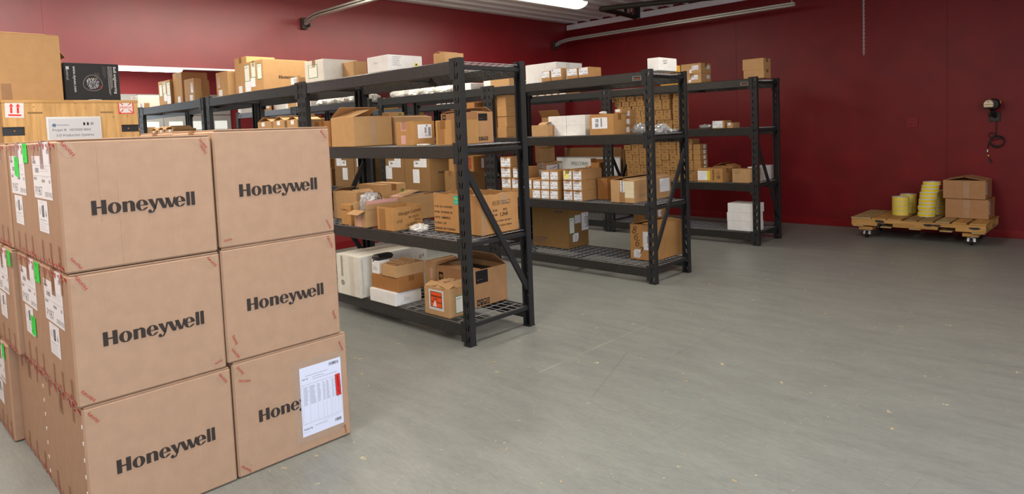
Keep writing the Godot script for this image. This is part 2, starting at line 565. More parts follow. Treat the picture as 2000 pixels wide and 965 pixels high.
func make_prints() -> void:
	atlas = card(2048, 2048)
	rng.seed = 1234
	var K := Color8(28, 27, 28)
	var G := Color8(96, 96, 102)
	var W := Color8(232, 233, 238)
	var im: Image
	# carton label with a cut corner: P1967 OVER PACK
	im = card(440, 300)
	im.fill_rect(Rect2i(0, 72, 440, 228), W)
	im.fill_rect(Rect2i(228, 0, 212, 80), W)
	lines(im, 236, 8, 110, 4, 9, G)
	lines(im, 400, 24, 30, 3, 8, K)
	bars(im, 372, 40, 60, 22)
	text(im, "(1P) S/N", 8, 92, 12, K)
	bars(im, 10, 98, 90, 16)
	im.fill_rect(Rect2i(0, 124, 440, 1), G)
	bars(im, 60, 136, 96, 26)
	lines(im, 200, 134, 200, 3, 9, G)
	im.fill_rect(Rect2i(0, 178, 440, 1), G)
	bars(im, 14, 186, 80, 16)
	bars(im, 210, 196, 80, 16)
	bars(im, 380, 196, 30, 18)
	lines(im, 200, 184, 180, 1, 9, G)
	text(im, "P1967", 30, 282, 62, K)
	text(im, "OVER PACK", 262, 286, 34, K)
	put("p_label", im)
	# battery notice
	im = card(190, 150, W)
	lines(im, 60, 10, 70, 1, 8, G)
	im.fill_rect(Rect2i(74, 26, 16, 46), Color8(30, 34, 50))
	im.fill_rect(Rect2i(96, 22, 18, 50), Color8(30, 34, 50))
	im.fill_rect(Rect2i(78, 72, 34, 6), Color8(30, 34, 50))
	for k in 16:
		im.fill_rect(Rect2i(150 - k / 2, 40 + k * 2, k + 1, 2), Color8(30, 34, 50))
		im.fill_rect(Rect2i(32 + k % 3, 36 + k * 2, 6, 2), Color8(30, 34, 50))
	lines(im, 20, 92, 150, 1, 8, K, 2)
	lines(im, 14, 106, 166, 4, 10, G)
	put("battery_notice", im)
	# green slip
	im = card(100, 120, Color8(52, 222, 74))
	lines(im, 10, 8, 80, 4, 6, Color8(20, 90, 30), 2)
	lines(im, 10, 38, 80, 5, 9, Color8(24, 110, 36))
	bars(im, 14, 86, 26, 18, Color8(16, 60, 24))
	put("green_slip", im)
	# packing list sheet
	im = card(300, 440, Color8(214, 218, 238))
	bars(im, 210, 16, 76, 20)
	lines(im, 40, 58, 190, 1, 10, K, 2)
	text(im, "SHIP TO:", 14, 82, 12, K)
	lines(im, 90, 74, 120, 1, 8, K, 2)
	lines(im, 90, 88, 190, 1, 8, K, 2)
	frame(im, Rect2i(8, 112, 284, 250), 1, G)
	for x in [20, 62, 118, 158, 182, 214, 226, 246, 270]:
		im.fill_rect(Rect2i(x, 112, 1, 250), Color8(150, 152, 170))
	for c in [[24, 36], [66, 44], [122, 22], [162, 16], [186, 24], [228, 14], [250, 18]]:
		for r in 20:
			im.fill_rect(Rect2i(c[0], 128 + r * 6, int(c[1] * rng.randf_range(0.6, 1.0)), 2), Color8(120, 122, 134))
	lines(im, 150, 372, 130, 1, 8, G)
	lines(im, 90, 388, 120, 1, 8, K, 2)
	bars(im, 236, 392, 50, 20)
	text(im, "Packed By", 10, 400, 14, K)
	lines(im, 10, 412, 60, 1, 8, G)
	put("packing_sheet", im)
	im = card(40, 160, Color8(20, 18, 18))
	im.fill_rect(Rect2i(3, 3, 34, 154), Color8(226, 40, 34))
	var tt := card(150, 28)
	text(tt, "PACKING LIST", 6, 21, 20, K, "bold")
	tt.rotate_90(CLOCKWISE)
	im.blend_rect(tt, Rect2i(0, 0, 28, 150), Vector2i(6, 6))
	put("packing_flag", im)
	# parts carton label
	im = card(112, 88, W)
	disc(im, 16, 14, 8, Color8(44, 84, 190))
	disc(im, 16, 14, 3, W)
	lines(im, 10, 30, 60, 1, 6, G)
	lines(im, 10, 42, 56, 2, 7, K, 3)
	lines(im, 72, 44, 34, 2, 7, K, 3)
	lines(im, 12, 74, 24, 1, 6, G)
	text(im, "Honeywell", 48, 80, 11, K, "bold")
	put("part_label", im)
	# green framed note
	im = card(90, 130, Color8(226, 224, 214))
	frame(im, Rect2i(0, 0, 90, 130), 5, Color8(24, 132, 82))
	hand(im, "Kraft Box", 12, 30, 14, G, -0.1)
	put("green_frame", im)
	im = card(60, 60, W)
	put("blank_label", im)
	lines(im, 6, 8, 46, 6, 8, Color8(150, 150, 154))
	put("text_label", im)
	im = card(40, 40, Color8(204, 204, 208))
	put("grey_label", im)
	im = card(80, 60)
	text(im, "To:", 4, 14, 12, G)
	lines(im, 6, 22, 70, 4, 8, G, 2)
	put("small_text", im)
	lines(im, 6, 10, 70, 4, 9, Color8(150, 150, 156), 1)
	im = card(80, 60)
	lines(im, 6, 8, 70, 5, 10, Color8(120, 118, 116), 2)
	put("faint_text", im)
	im = card(20, 20, Color8(228, 204, 30))
	im.fill_rect(Rect2i(6, 5, 8, 10), K)
	put("yellow_mark", im)
	# striped tape
	im = card(40, 160, Color8(222, 206, 200))
	for y in 160:
		for x in 40:
			if posmod(y + x, 14) < 6:
				im.set_pixel(x, y, Color8(186, 52, 52))
	put("red_stripe", im)
	# shipping labels
	im = card(150, 140, W)
	lines(im, 8, 10, 50, 10, 12, G)
	im.fill_rect(Rect2i(92, 8, 12, 14), K)
	bars(im, 74, 30, 24, 60)
	for k in 30:
		im.fill_rect(Rect2i(112, 30 + k * 3, 30, 1 + k % 2), K)
	text(im, "LTL", 76, 118, 18, K, "bold")
	put("ship_label", im)
	im = card(190, 130, W)
	bars(im, 40, 14, 44, 44)
	bars(im, 40, 68, 44, 44)
	for k in 34:
		im.fill_rect(Rect2i(106, 8 + k * 3, 22, 1 + k % 2), K)
	lines(im, 140, 12, 40, 8, 12, G)
	put("ship_label_wide", im)
	im = card(80, 130, Color8(216, 202, 170))
	lines(im, 6, 8, 66, 6, 8, G)
	im.fill_rect(Rect2i(0, 60, 80, 1), G)
	lines(im, 6, 70, 60, 3, 14, Color8(150, 146, 130))
	put("ship_label_old", im)
	im = card(80, 80, W)
	for k in 14:
		im.fill_rect(Rect2i(0, k, 20 - k, 1), Color(0, 0, 0, 0))
		im.fill_rect(Rect2i(66 + k, 79 - k * 2, 20, 2), Color(0, 0, 0, 0))
	lines(im, 24, 18, 44, 5, 12, K, 3)
	put("torn_label", im)
	im = card(120, 110)
	im.fill_rect(Rect2i(0, 40, 120, 70), W)
	im.fill_rect(Rect2i(58, 0, 62, 44), W)
	bars(im, 16, 58, 26, 20)
	lines(im, 62, 10, 50, 4, 10, G)
	im.fill_rect(Rect2i(4, 46, 24, 3), K)
	lines(im, 50, 56, 60, 4, 12, G)
	put("lshape_label", im)
	im = card(40, 80, Color8(226, 204, 40))
	lines(im, 6, 8, 28, 8, 9, Color8(160, 140, 30))
	put("yellow_label", im)
	im = card(80, 80, W)
	lines(im, 6, 8, 66, 9, 8, G)
	put("white_label", im)
	im = card(56, 76, Color8(238, 226, 130))
	hand(im, "return", 4, 44, 15, G, -0.35)
	put("post_it", im)
	im = card(110, 50, W)
	for k in 60:
		im.fill_rect(Rect2i(24 + k, 30 - int(k * k * 0.005), 2, 2 + k / 12), Color8(130, 30, 44))
	put("red_swoosh", im)
	im = card(40, 100, W)
	tt = card(96, 34)
	text(tt, "WARN", 4, 29, 32, K, "bold")
	tt.rotate_90(COUNTERCLOCKWISE)
	im.blend_rect(tt, Rect2i(0, 0, 34, 96), Vector2i(2, 2))
	put("warning_strip", im)
	# print straight on the board
	im = card(60, 60)
	im.fill_rect(Rect2i(2, 2, 56, 56), K)
	for e in [Vector2i(0, 0), Vector2i(56, 0), Vector2i(0, 56), Vector2i(56, 56)]:
		im.fill_rect(Rect2i(e, Vector2i(4, 4)), Color(0, 0, 0, 0))
	text(im, "m", 11, 44, 44, Color8(196, 150, 100), "bold")
	put("icon_m", im)
	im = card(150, 110)
	im.fill_rect(Rect2i(0, 0, 150, 110), Color8(26, 25, 27))
	disc(im, 28, 78, 6, Color8(150, 96, 60))
	lines(im, 40, 74, 70, 1, 8, Color8(130, 86, 58), 6)
	put("black_label", im)
	im = card(160, 40)
	for k in 4:
		im.fill_rect(Rect2i(k * 41, 2, 34, 36), K)
	disc(im, 17, 20, 9, Color8(180, 134, 92), 4)
	im.fill_rect(Rect2i(50, 10, 18, 5), Color8(180, 134, 92))
	im.fill_rect(Rect2i(58, 14, 3, 16), Color8(180, 134, 92))
	im.fill_rect(Rect2i(91, 8, 16, 12), Color8(180, 134, 92))
	im.fill_rect(Rect2i(97, 18, 4, 14), Color8(180, 134, 92))
	im.fill_rect(Rect2i(131, 8, 5, 24), Color8(180, 134, 92))
	im.fill_rect(Rect2i(142, 8, 5, 24), Color8(180, 134, 92))
	put("care_icons", im)
	im = card(40, 40)
	disc(im, 20, 20, 18, Color8(56, 116, 44))
	disc(im, 20, 20, 7, Color8(170, 170, 80), 4)
	put("recycle_green", im)
	im = card(90, 34)
	hand(im, "E-UNCO", 2, 24, 20, K, 0.05)
	put("hand_e", im)
	im = card(300, 200)
	hand(im, "Wedge Cables", 34, 62, 44, K, -0.10)
	hand(im, "for 2020", 150, 104, 32, K, -0.06)
	hand(im, "Demo", 216, 132, 28, K, -0.04)
	hand(im, "x10", 14, 134, 42, K)
	hand(im, "11/9/08", 112, 186, 40, K, -0.12)
	put("hand_wedge", im)
	im = card(250, 300)
	var y := 34
	for s in ["P.O: SL1101827", "P/N: 101830 IV", "QTY: 184 PCS", "C/NO.: 01", "MADE IN CHINA"]:
		text(im, s, 6, y + 8, 29, K, "bold")
		y += 58
	hand(im, "184", 92, 158, 34, Color8(50, 40, 36))
	put("export_text", im)
	im = card(230, 310)
	for k in 2:
		frame(im, Rect2i(4 + k * 48, 6, 36, 44), 3, K)
		im.fill_rect(Rect2i(18 + k * 48, 18, 8, 22), K)
	frame(im, Rect2i(104, 8, 110, 40), 3, K)
	text(im, "FOR BLT", 112, 26, 16, K, "bold")
	text(im, "C NO. 4028", 112, 44, 16, K, "bold")
	text(im, "N.W.:        KGS", 6, 118, 26, K, "bold")
	text(im, "G.W.:        KGS", 6, 168, 26, K, "bold")
	hand(im, "12.5", 74, 182, 58, Color8(50, 40, 36), -0.1)
	text(im, "DATE CODE: 45-2011", 2, 236, 23, K, "bold")
	text(im, "VENDER CODE: PS90521", 2, 288, 21, K, "bold")
	put("export_side", im)
	im = card(90, 80, Color8(40, 178, 156))
	text(im, "Return", 6, 36, 27, Color8(212, 214, 60), "bold")
	text(im, "COMPONENT", 6, 62, 13, Color8(190, 206, 80), "bold")
	put("teal_label", im)
	im = card(40, 200)
	for k in 44:
		im.fill_rect(Rect2i(8, k * 3, 24 - (k * 7) % 9, 1), G)
	disc(im, 20, 170, 16, G, 12)
	disc(im, 20, 170, 8, G, 4)
	put("dot_text", im)
	im = card(100, 200)
	for k in 36:
		im.fill_rect(Rect2i(4 + rng.randi_range(0, 3), 6 + k * 5, rng.randi_range(14, 22), 1), Color8(150, 146, 134))
	put("ladder", im)
	im = card(120, 150, Color8(206, 204, 202))
	im.fill_rect(Rect2i(14, 14, 92, 116), K)
	im.fill_rect(Rect2i(18, 18, 84, 108), Color8(232, 84, 30))
	text(im, "PACKING LIST", 20, 54, 12, K, "bold")
	text(im, "PACKING", 22, 54, 19, K, "bold")
	text(im, "LIST", 36, 74, 19, K, "bold")
	text(im, "ENCLOSED", 21, 96, 16, K, "bold")
	for k in 40:
		im.fill_rect(Rect2i(44 - k / 3, 84 + k, 12 + k / 2, 1), Color8(226, 214, 212))
	put("packing_orange", im)
	im = card(110, 70)
	hand(im, "TAKEN", 8, 34, 26, K, -0.3)
	hand(im, "Repair", 22, 62, 24, K, -0.2)
	put("hand_taken", im)
	im = card(120, 60)
	hand(im, "71-1179", 8, 26, 24, Color8(80, 56, 36), -0.12)
	hand(im, "Scanner", 24, 54, 22, Color8(80, 56, 36), -0.12)
	put("hand_small", im)
	im = card(120, 260)
	for k in 4:
		hand(im, "8667"[k], [8, 24, 34, 66][k], [62, 118, 172, 232][k], 74, Color8(86, 52, 30))
	put("hand_digits", im)
	im = card(150, 90)
	text(im, "EPSON STYLUS", 4, 26, 18, Color8(66, 66, 104), "bold")
	lines(im, 4, 38, 110, 2, 14, Color8(78, 76, 104), 5)
	lines(im, 4, 68, 140, 1, 14, Color8(78, 76, 104), 5)
	put("blue_print", im)
	im = card(110, 36)
	text(im, "EPSON", 4, 30, 30, Color8(58, 62, 104), "bold")
	put("epson", im)
	im = card(90, 110)
	tt = card(110, 30)
	text(tt, "OVER PACK", 4, 23, 19, K, "bold")
	tt.rotate_90(CLOCKWISE)
	im.blend_rect(tt, Rect2i(0, 0, 30, 110), Vector2i(0, 0))
	for k in 30:
		im.fill_rect(Rect2i(62 - k / 2, 10 + k, 2, 1), K)
		im.fill_rect(Rect2i(62 + k / 2, 10 + k, 2, 1), K)
	im.fill_rect(Rect2i(47, 40, 32, 3), K)
	disc(im, 62, 72, 15, K, 11)
	disc(im, 62, 72, 5, K)
	put("over_pack", im)
	im = card(60, 90)
	for k in 70:
		line(im, Vector2(rng.randi_range(2, 50), k * 1.2), Vector2(rng.randi_range(2, 50), k * 1.2 + 6), 2, Color8(170, 60, 34))
	put("red_marks", im)
	im = card(60, 44)
	for k in 2:
		disc(im, 18 + k * 24, 22, 10, Color8(96, 66, 36), 7)
		im.fill_rect(Rect2i(16 + k * 24, 16, 4, 12), Color8(96, 66, 36))
	put("small_icons", im)
	# tape with red lettering
	im = card(190, 44)
	text(im, "Honeywell", 4, 34, 36, Color8(204, 34, 30))
	put("red_word", im)
	im = card(90, 40)
	text(im, "Honey", 1, 33, 32, Color8(204, 34, 30))
	put("red_word_short", im)
	im = card(420, 26)
	for k in 26:
		var x := k * 16 + rng.randi_range(-4, 4)
		if k % 3 != 2:
			line(im, Vector2(x, rng.randi_range(2, 14)), Vector2(x + rng.randi_range(3, 9), rng.randi_range(8, 22)), rng.randi_range(3, 6), Color8(202, 40, 34))
		if k % 2 == 0:
			line(im, Vector2(x + 6, rng.randi_range(2, 22)), Vector2(x + 15, rng.randi_range(2, 22)), 2, Color8(226, 220, 212))
	put("red_seam", im)
	# crate
	im = card(120, 130, Color8(226, 222, 220))
	for k in 2:
		var cx := 40 + k * 42
		im.fill_rect(Rect2i(cx - 7, 40, 14, 52), Color8(226, 50, 44))
		for j in 28:
			im.fill_rect(Rect2i(cx - j / 2, 10 + j, j + 1, 1), Color8(226, 50, 44))
	im.fill_rect(Rect2i(20, 102, 82, 13), Color8(226, 50, 44))
	put("up_arrows", im)
	im = card(130, 120, Color8(226, 222, 220))
	for k in 60:
		for e in [[6 + k, 6 + k * 0.9], [123 - k, 6 + k * 0.9], [6 + k, 113 - k * 0.9], [123 - k, 113 - k * 0.9]]:
			if k < 36:
				im.fill_rect(Rect2i(int(e[0]) - 4 + (3 if (k / 9) % 2 == 0 else -1), int(e[1]) - 2, 8, 4), Color8(226, 50, 44))
	frame(im, Rect2i(0, 0, 130, 120), 9, Color8(226, 50, 44))
	im.fill_rect(Rect2i(12, 46, 106, 28), Color8(226, 222, 220))
	text(im, "FRAGILE", 14, 69, 25, Color8(226, 50, 44), "bold")
	put("fragile", im)
	im = card(330, 250, Color8(204, 206, 212))
	disc(im, 34, 48, 13, Color8(96, 120, 150))
	lines(im, 52, 46, 110, 1, 8, Color8(70, 72, 80), 4)
	im.fill_rect(Rect2i(222, 30, 13, 22), K)
	im.fill_rect(Rect2i(246, 30, 13, 22), K)
	im.fill_rect(Rect2i(270, 30, 20, 20), Color8(150, 152, 158))
	text(im, "ProJet ®   HD3500 MAX", 20, 92, 24, Color8(60, 62, 70))
	text(im, "3-D Production Systems", 42, 132, 23, Color8(60, 62, 70))
	lines(im, 30, 160, 260, 6, 14, G)
	put("pouch_print", im)
	# the black carton: a round machine drawing and lettering that runs down the side
	im = card(400, 270, Color8(32, 31, 31))
	tt = card(260, 400)
	text(tt, "Ball engineering", 10, 40, 26, Color8(220, 220, 220), "bold")
	lines(tt, 10, 52, 220, 4, 9, Color8(200, 200, 200), 3)
	lines(tt, 10, 100, 90, 3, 9, Color8(120, 120, 120), 2)
	lines(tt, 60, 150, 60, 5, 7, Color8(110, 110, 110), 2)
	text(tt, "www.dyson.com", 16, 336, 24, Color8(220, 220, 220), "bold")
	im.fill_rect(Rect2i(14, 22, 22, 22), Color8(200, 200, 200))
	text(tt, "animal", 42, 386, 24, Color8(220, 220, 220))
	tt.rotate_90(CLOCKWISE)
	im.blend_rect(tt, Rect2i(0, 0, 400, 260), Vector2i(0, 4))
	for k in 520:
		var a := TAU * k / 520.0
		var r := 64.0 + 3.0 * sin(a * 3.0)
		disc(im, 200 + cos(a) * r * 1.08, 140 + sin(a) * r * 0.9, 3.0, Color8(112, 100, 98))
	for k in 260:
		var q := Vector2(rng.randf_range(-46, 46), rng.randf_range(-36, 40))
		if q.length() < 46:
			disc(im, 200 + q.x, 140 + q.y, rng.randf_range(1.5, 5), [Color8(90, 92, 110), Color8(160, 160, 164), Color8(70, 68, 74), Color8(196, 196, 200)][rng.randi() % 4])
	disc(im, 182, 116, 4, Color8(200, 170, 50))
	disc(im, 206, 114, 4, Color8(200, 170, 50))
	im.fill_rect(Rect2i(252, 162, 14, 18), Color8(150, 40, 30))
	put("machine_print", im)
	im = card(300, 80)
	hand(im, "WELCOME", 10, 62, 58, Color8(96, 98, 104))
	put("welcome", im)
	im = card(110, 46, Color8(170, 170, 172))
	im.fill_rect(Rect2i(4, 4, 102, 38), Color8(18, 18, 18))
	text(im, "GLADIATOR", 30, 31, 14, Color8(236, 110, 30), "bold")
	text(im, "K", 10, 31, 20, Color8(200, 200, 200), "bold")
	put("badge", im)
	im = card(80, 120)
	hand(im, "FLR", 10, 70, 40, K, -0.3)
	put("hand_flr", im)
	var tex := ImageTexture.create_from_image(atlas)
	M.print = plain(Color.WHITE, 0.55, 0.0, 0.4)
	M.print.albedo_texture = tex
	M.print.transparency = BaseMaterial3D.TRANSPARENCY_ALPHA_SCISSOR
	M.print.alpha_scissor_threshold = 0.4
	M.print.texture_repeat = false

func print_mesh(kind: String) -> ArrayMesh:  # a unit square that shows one print
	var key := "print/" + kind
	if not mesh_cache.has(key):
		var b := MB.new()
		b.quad(Vector3(-0.5, -0.5, 0), Vector3(0.5, -0.5, 0), Vector3(0.5, 0.5, 0), Vector3(-0.5, 0.5, 0), cells[kind] if cells.has(kind) else Rect2(0, 0, 1, 1))
		mesh_cache[key] = b.mesh()
	return mesh_cache[key]

func sticker_name(kind: String) -> String:
	if kind.begins_with("hand"):
		return "handwriting"
	if kind.begins_with("tape") or kind in ["red_stripe", "red_word", "red_word_short", "red_seam"]:
		return "tape_strip"
	if kind in ["export_text", "export_side", "blue_print", "epson", "over_pack", "small_text", "faint_text", "dot_text", "ladder", "honeywell_small", "red_marks", "machine_print"]:
		return "printed_lettering"
	if kind in ["icon_m", "care_icons", "recycle_green", "small_icons"]:
		return "printed_symbol"
	return "paper_label"

# face: L the side (-x), R the front (+z), K the back (-z), T the top
func sticker(root: Node3D, size: Vector3, face: String, sx: float, cy: float, w: float, h: float, kind: String, lift := 0.0, spin := 0.0) -> MeshInstance3D:
	var e := 0.0008 + 0.0005 * lift
	if kind.begins_with("tape"):
		e += 0.0003
	var o: MeshInstance3D
	if kind == "honeywell_small":
		o = obj("printed_lettering", logo_mesh(), M.ink, root)
		w = w / 7.33
		h = w
	elif kind.begins_with("tape"):
		o = obj("tape_strip", print_mesh("plain"), {"tape_white": M.tag_white, "tape_clear": M.clear, "tape_faint": M.tape_faint}.get(kind, M.tape), root)
	else:
		o = obj(sticker_name(kind), print_mesh(kind), M.print, root)
	var b := Basis(Vector3(0, 0, 1), deg_to_rad(spin)).scaled_local(Vector3(w, h, 1))
	match face:
		"R":
			o.transform = Transform3D(b, Vector3(sx, cy, size.z / 2 + e))
		"K":
			o.transform = Transform3D(Basis(Vector3.UP, PI) * b, Vector3(-sx, cy, -size.z / 2 - e))
		"L":
			o.transform = Transform3D(Basis(Vector3.UP, -PI / 2) * b, Vector3(-size.x / 2 - e, cy, sx))
		"T":
			o.transform = Transform3D(Basis(Vector3.RIGHT, -PI / 2) * b, Vector3(sx, size.y + e, cy))
	return o

# the heavy wordmark, one unit to the capital's height, drawn stroke by stroke
func logo_mesh() -> ArrayMesh:
	if mesh_cache.has("logo"):
		return mesh_cache.logo
	var b := MB.new()
	var x0 := -3.665
	var q := func(p: Array) -> void:
		b.quad_out(Vector3(x0 + p[0], p[1] - 0.5, 0), Vector3(x0 + p[2], p[3] - 0.5, 0), Vector3(x0 + p[4], p[5] - 0.5, 0), Vector3(x0 + p[6], p[7] - 0.5, 0), Vector3.BACK)
	var ring := func(cx: float, cy: float, rx: float, ry: float, ix: float, iy: float, a0: float, a1: float) -> void:
		var steps := 40
		for k in steps:
			var a := deg_to_rad(lerpf(a0, a1, float(k) / steps))
			var c := deg_to_rad(lerpf(a0, a1, float(k + 1) / steps))
			q.call([cx + rx * cos(a), cy + ry * sin(a), cx + rx * cos(c), cy + ry * sin(c), cx + ix * cos(c), cy + iy * sin(c), cx + ix * cos(a), cy + iy * sin(a)])
	# H
	q.call([0, 0, 0.34, 0, 0.34, 1, 0, 1])
	q.call([0.64, 0, 0.98, 0, 0.98, 1, 0.64, 1])
	q.call([0.34, 0.44, 0.64, 0.44, 0.64, 0.55, 0.34, 0.55])
	# o
	ring.call(1.51, 0.37, 0.45, 0.40, 0.14, 0.33, 0, 360)
	# n
	q.call([2.05, 0, 2.37, 0, 2.37, 0.75, 2.05, 0.75])
	q.call([2.58, 0, 2.90, 0, 2.90, 0.52, 2.58, 0.52])
	ring.call(2.56, 0.50, 0.34, 0.28, 0.02, 0.17, 0, 100)
	q.call([2.37, 0.58, 2.37, 0.68, 2.50, 0.776, 2.556, 0.667])
	# e
	for ex in [3.40, 6.16]:
		ring.call(ex, 0.37, 0.43, 0.40, 0.13, 0.34, 0, 312)
		q.call([ex - 0.14, 0.34, ex + 0.43, 0.34, ex + 0.43, 0.405, ex - 0.14, 0.405])
		q.call([ex + 0.287, 0.073, ex + 0.09, 0.118, ex + 0.33, 0.21, ex + 0.41, 0.17])
	# y
	q.call([3.82, 0.75, 4.16, 0.75, 4.42, 0.06, 4.20, 0.02])
	q.call([4.44, 0.75, 4.60, 0.75, 4.36, 0.0, 4.24, 0.0])
	q.call([4.24, 0.05, 4.38, 0.06, 4.22, -0.22, 4.12, -0.16])
	q.call([4.22, -0.22, 4.12, -0.16, 3.98, -0.20, 4.02, -0.27])
	ring.call(3.93, -0.13, 0.13, 0.13, 0, 0, 0, 360)
	# w
	q.call([4.52, 0.75, 4.86, 0.75, 5.14, 0, 4.86, 0])
	q.call([5.02, 0.0, 5.12, 0.0, 5.26, 0.62, 5.16, 0.62])
	q.call([5.06, 0.75, 5.36, 0.75, 5.64, 0, 5.36, 0])
	q.call([5.52, 0.0, 5.64, 0.0, 5.86, 0.75, 5.72, 0.75])
	# l l
	q.call([6.67, 0, 6.95, 0, 6.95, 1.03, 6.67, 1.03])
	q.call([7.04, 0, 7.33, 0, 7.33, 1.03, 7.04, 1.03])
	mesh_cache.logo = b.mesh()
	return mesh_cache.logo

# ------------------------------------------------------------------ cartons
func flap(root: Node3D, size: Vector3, side: String, angle: float, length: float, mat: Material, shrink := 0.004) -> MeshInstance3D:
	var wide := size.x if side in ["F", "B"] else size.z
	var b := MB.new()
	b.chbox(Vector3(0, 0, -length / 2), Vector3(wide - shrink, 0.0042, length - 0.002), 0.0012)
	var o := obj("flap", b.mesh(), mat, root)
	var turn: float = {"F": 0.0, "B": PI, "R": PI / 2, "L": -PI / 2}[side]
	var hinge: Vector3 = {"F": Vector3(0, 0, size.z / 2), "B": Vector3(0, 0, -size.z / 2), "R": Vector3(size.x / 2, 0, 0), "L": Vector3(-size.x / 2, 0, 0)}[side]
	o.transform = Transform3D(Basis(Vector3.UP, turn) * Basis(Vector3.RIGHT, deg_to_rad(angle)), hinge + Vector3(0, size.y - 0.0015, 0))
	return o

func hollow(size: Vector3, wall := 0.0045, ragged := false) -> ArrayMesh:
	var b := MB.new()
	var h := size.y
	b.chbox(Vector3(0, wall / 2, 0), Vector3(size.x, wall, size.z), 0.001)
	if ragged:  # a rim that sags and bulges
		for s in 4:
			var wide := size.x if s < 2 else size.z
			var n := 14
			for k in n:
				var a := (float(k) / n - 0.5) * wide
				var c := (float(k + 1) / n - 0.5) * wide
				var f := func(t: float, y: float, o: float) -> Vector3:
					var bulge := 0.0
					var yy := y
					if y > h * 0.5:
						yy = y + (0.004 * sin(t * 31.0 + s) + 0.0025 * sin(t * 67.0 + s * 2.0)) * (y / h)
					match s:
						0: return Vector3(t, yy, size.z / 2 + bulge - o)
						1: return Vector3(t, yy, -size.z / 2 - bulge + o)
						2: return Vector3(size.x / 2 + bulge - o, yy, t)
					return Vector3(-size.x / 2 - bulge + o, yy, t)
				var dir: Vector3 = [Vector3.BACK, Vector3.FORWARD, Vector3.RIGHT, Vector3.LEFT][s]
				for r in 4:
					var y0 := h * r / 4.0
					var y1 := h * (r + 1) / 4.0
					b.quad_out(f.call(a, y0, 0.0), f.call(c, y0, 0.0), f.call(c, y1, 0.0), f.call(a, y1, 0.0), dir)
					b.quad_out(f.call(a, y0, wall), f.call(c, y0, wall), f.call(c, y1, wall), f.call(a, y1, wall), -dir)
				b.quad_out(f.call(a, h, 0.0), f.call(c, h, 0.0), f.call(c, h, wall), f.call(a, h, wall), Vector3.UP)
		return b.mesh()
	for s in [-1.0, 1.0]:
		b.chbox(Vector3(0, h / 2, s * (size.z - wall) / 2), Vector3(size.x, h, wall), 0.0012)
		b.chbox(Vector3(s * (size.x - wall) / 2, h / 2, 0), Vector3(wall, h, size.z - 2 * wall), 0.0012)
	return b.mesh()

func solid(size: Vector3, c := 0.0025) -> ArrayMesh:
	var key := "solid/%.3f/%.3f/%.3f/%.4f" % [size.x, size.y, size.z, c]
	if not mesh_cache.has(key):
		var b := MB.new()
		b.chbox(Vector3(0, size.y / 2, 0), size, c)
		mesh_cache[key] = b.mesh()
	return mesh_cache[key]

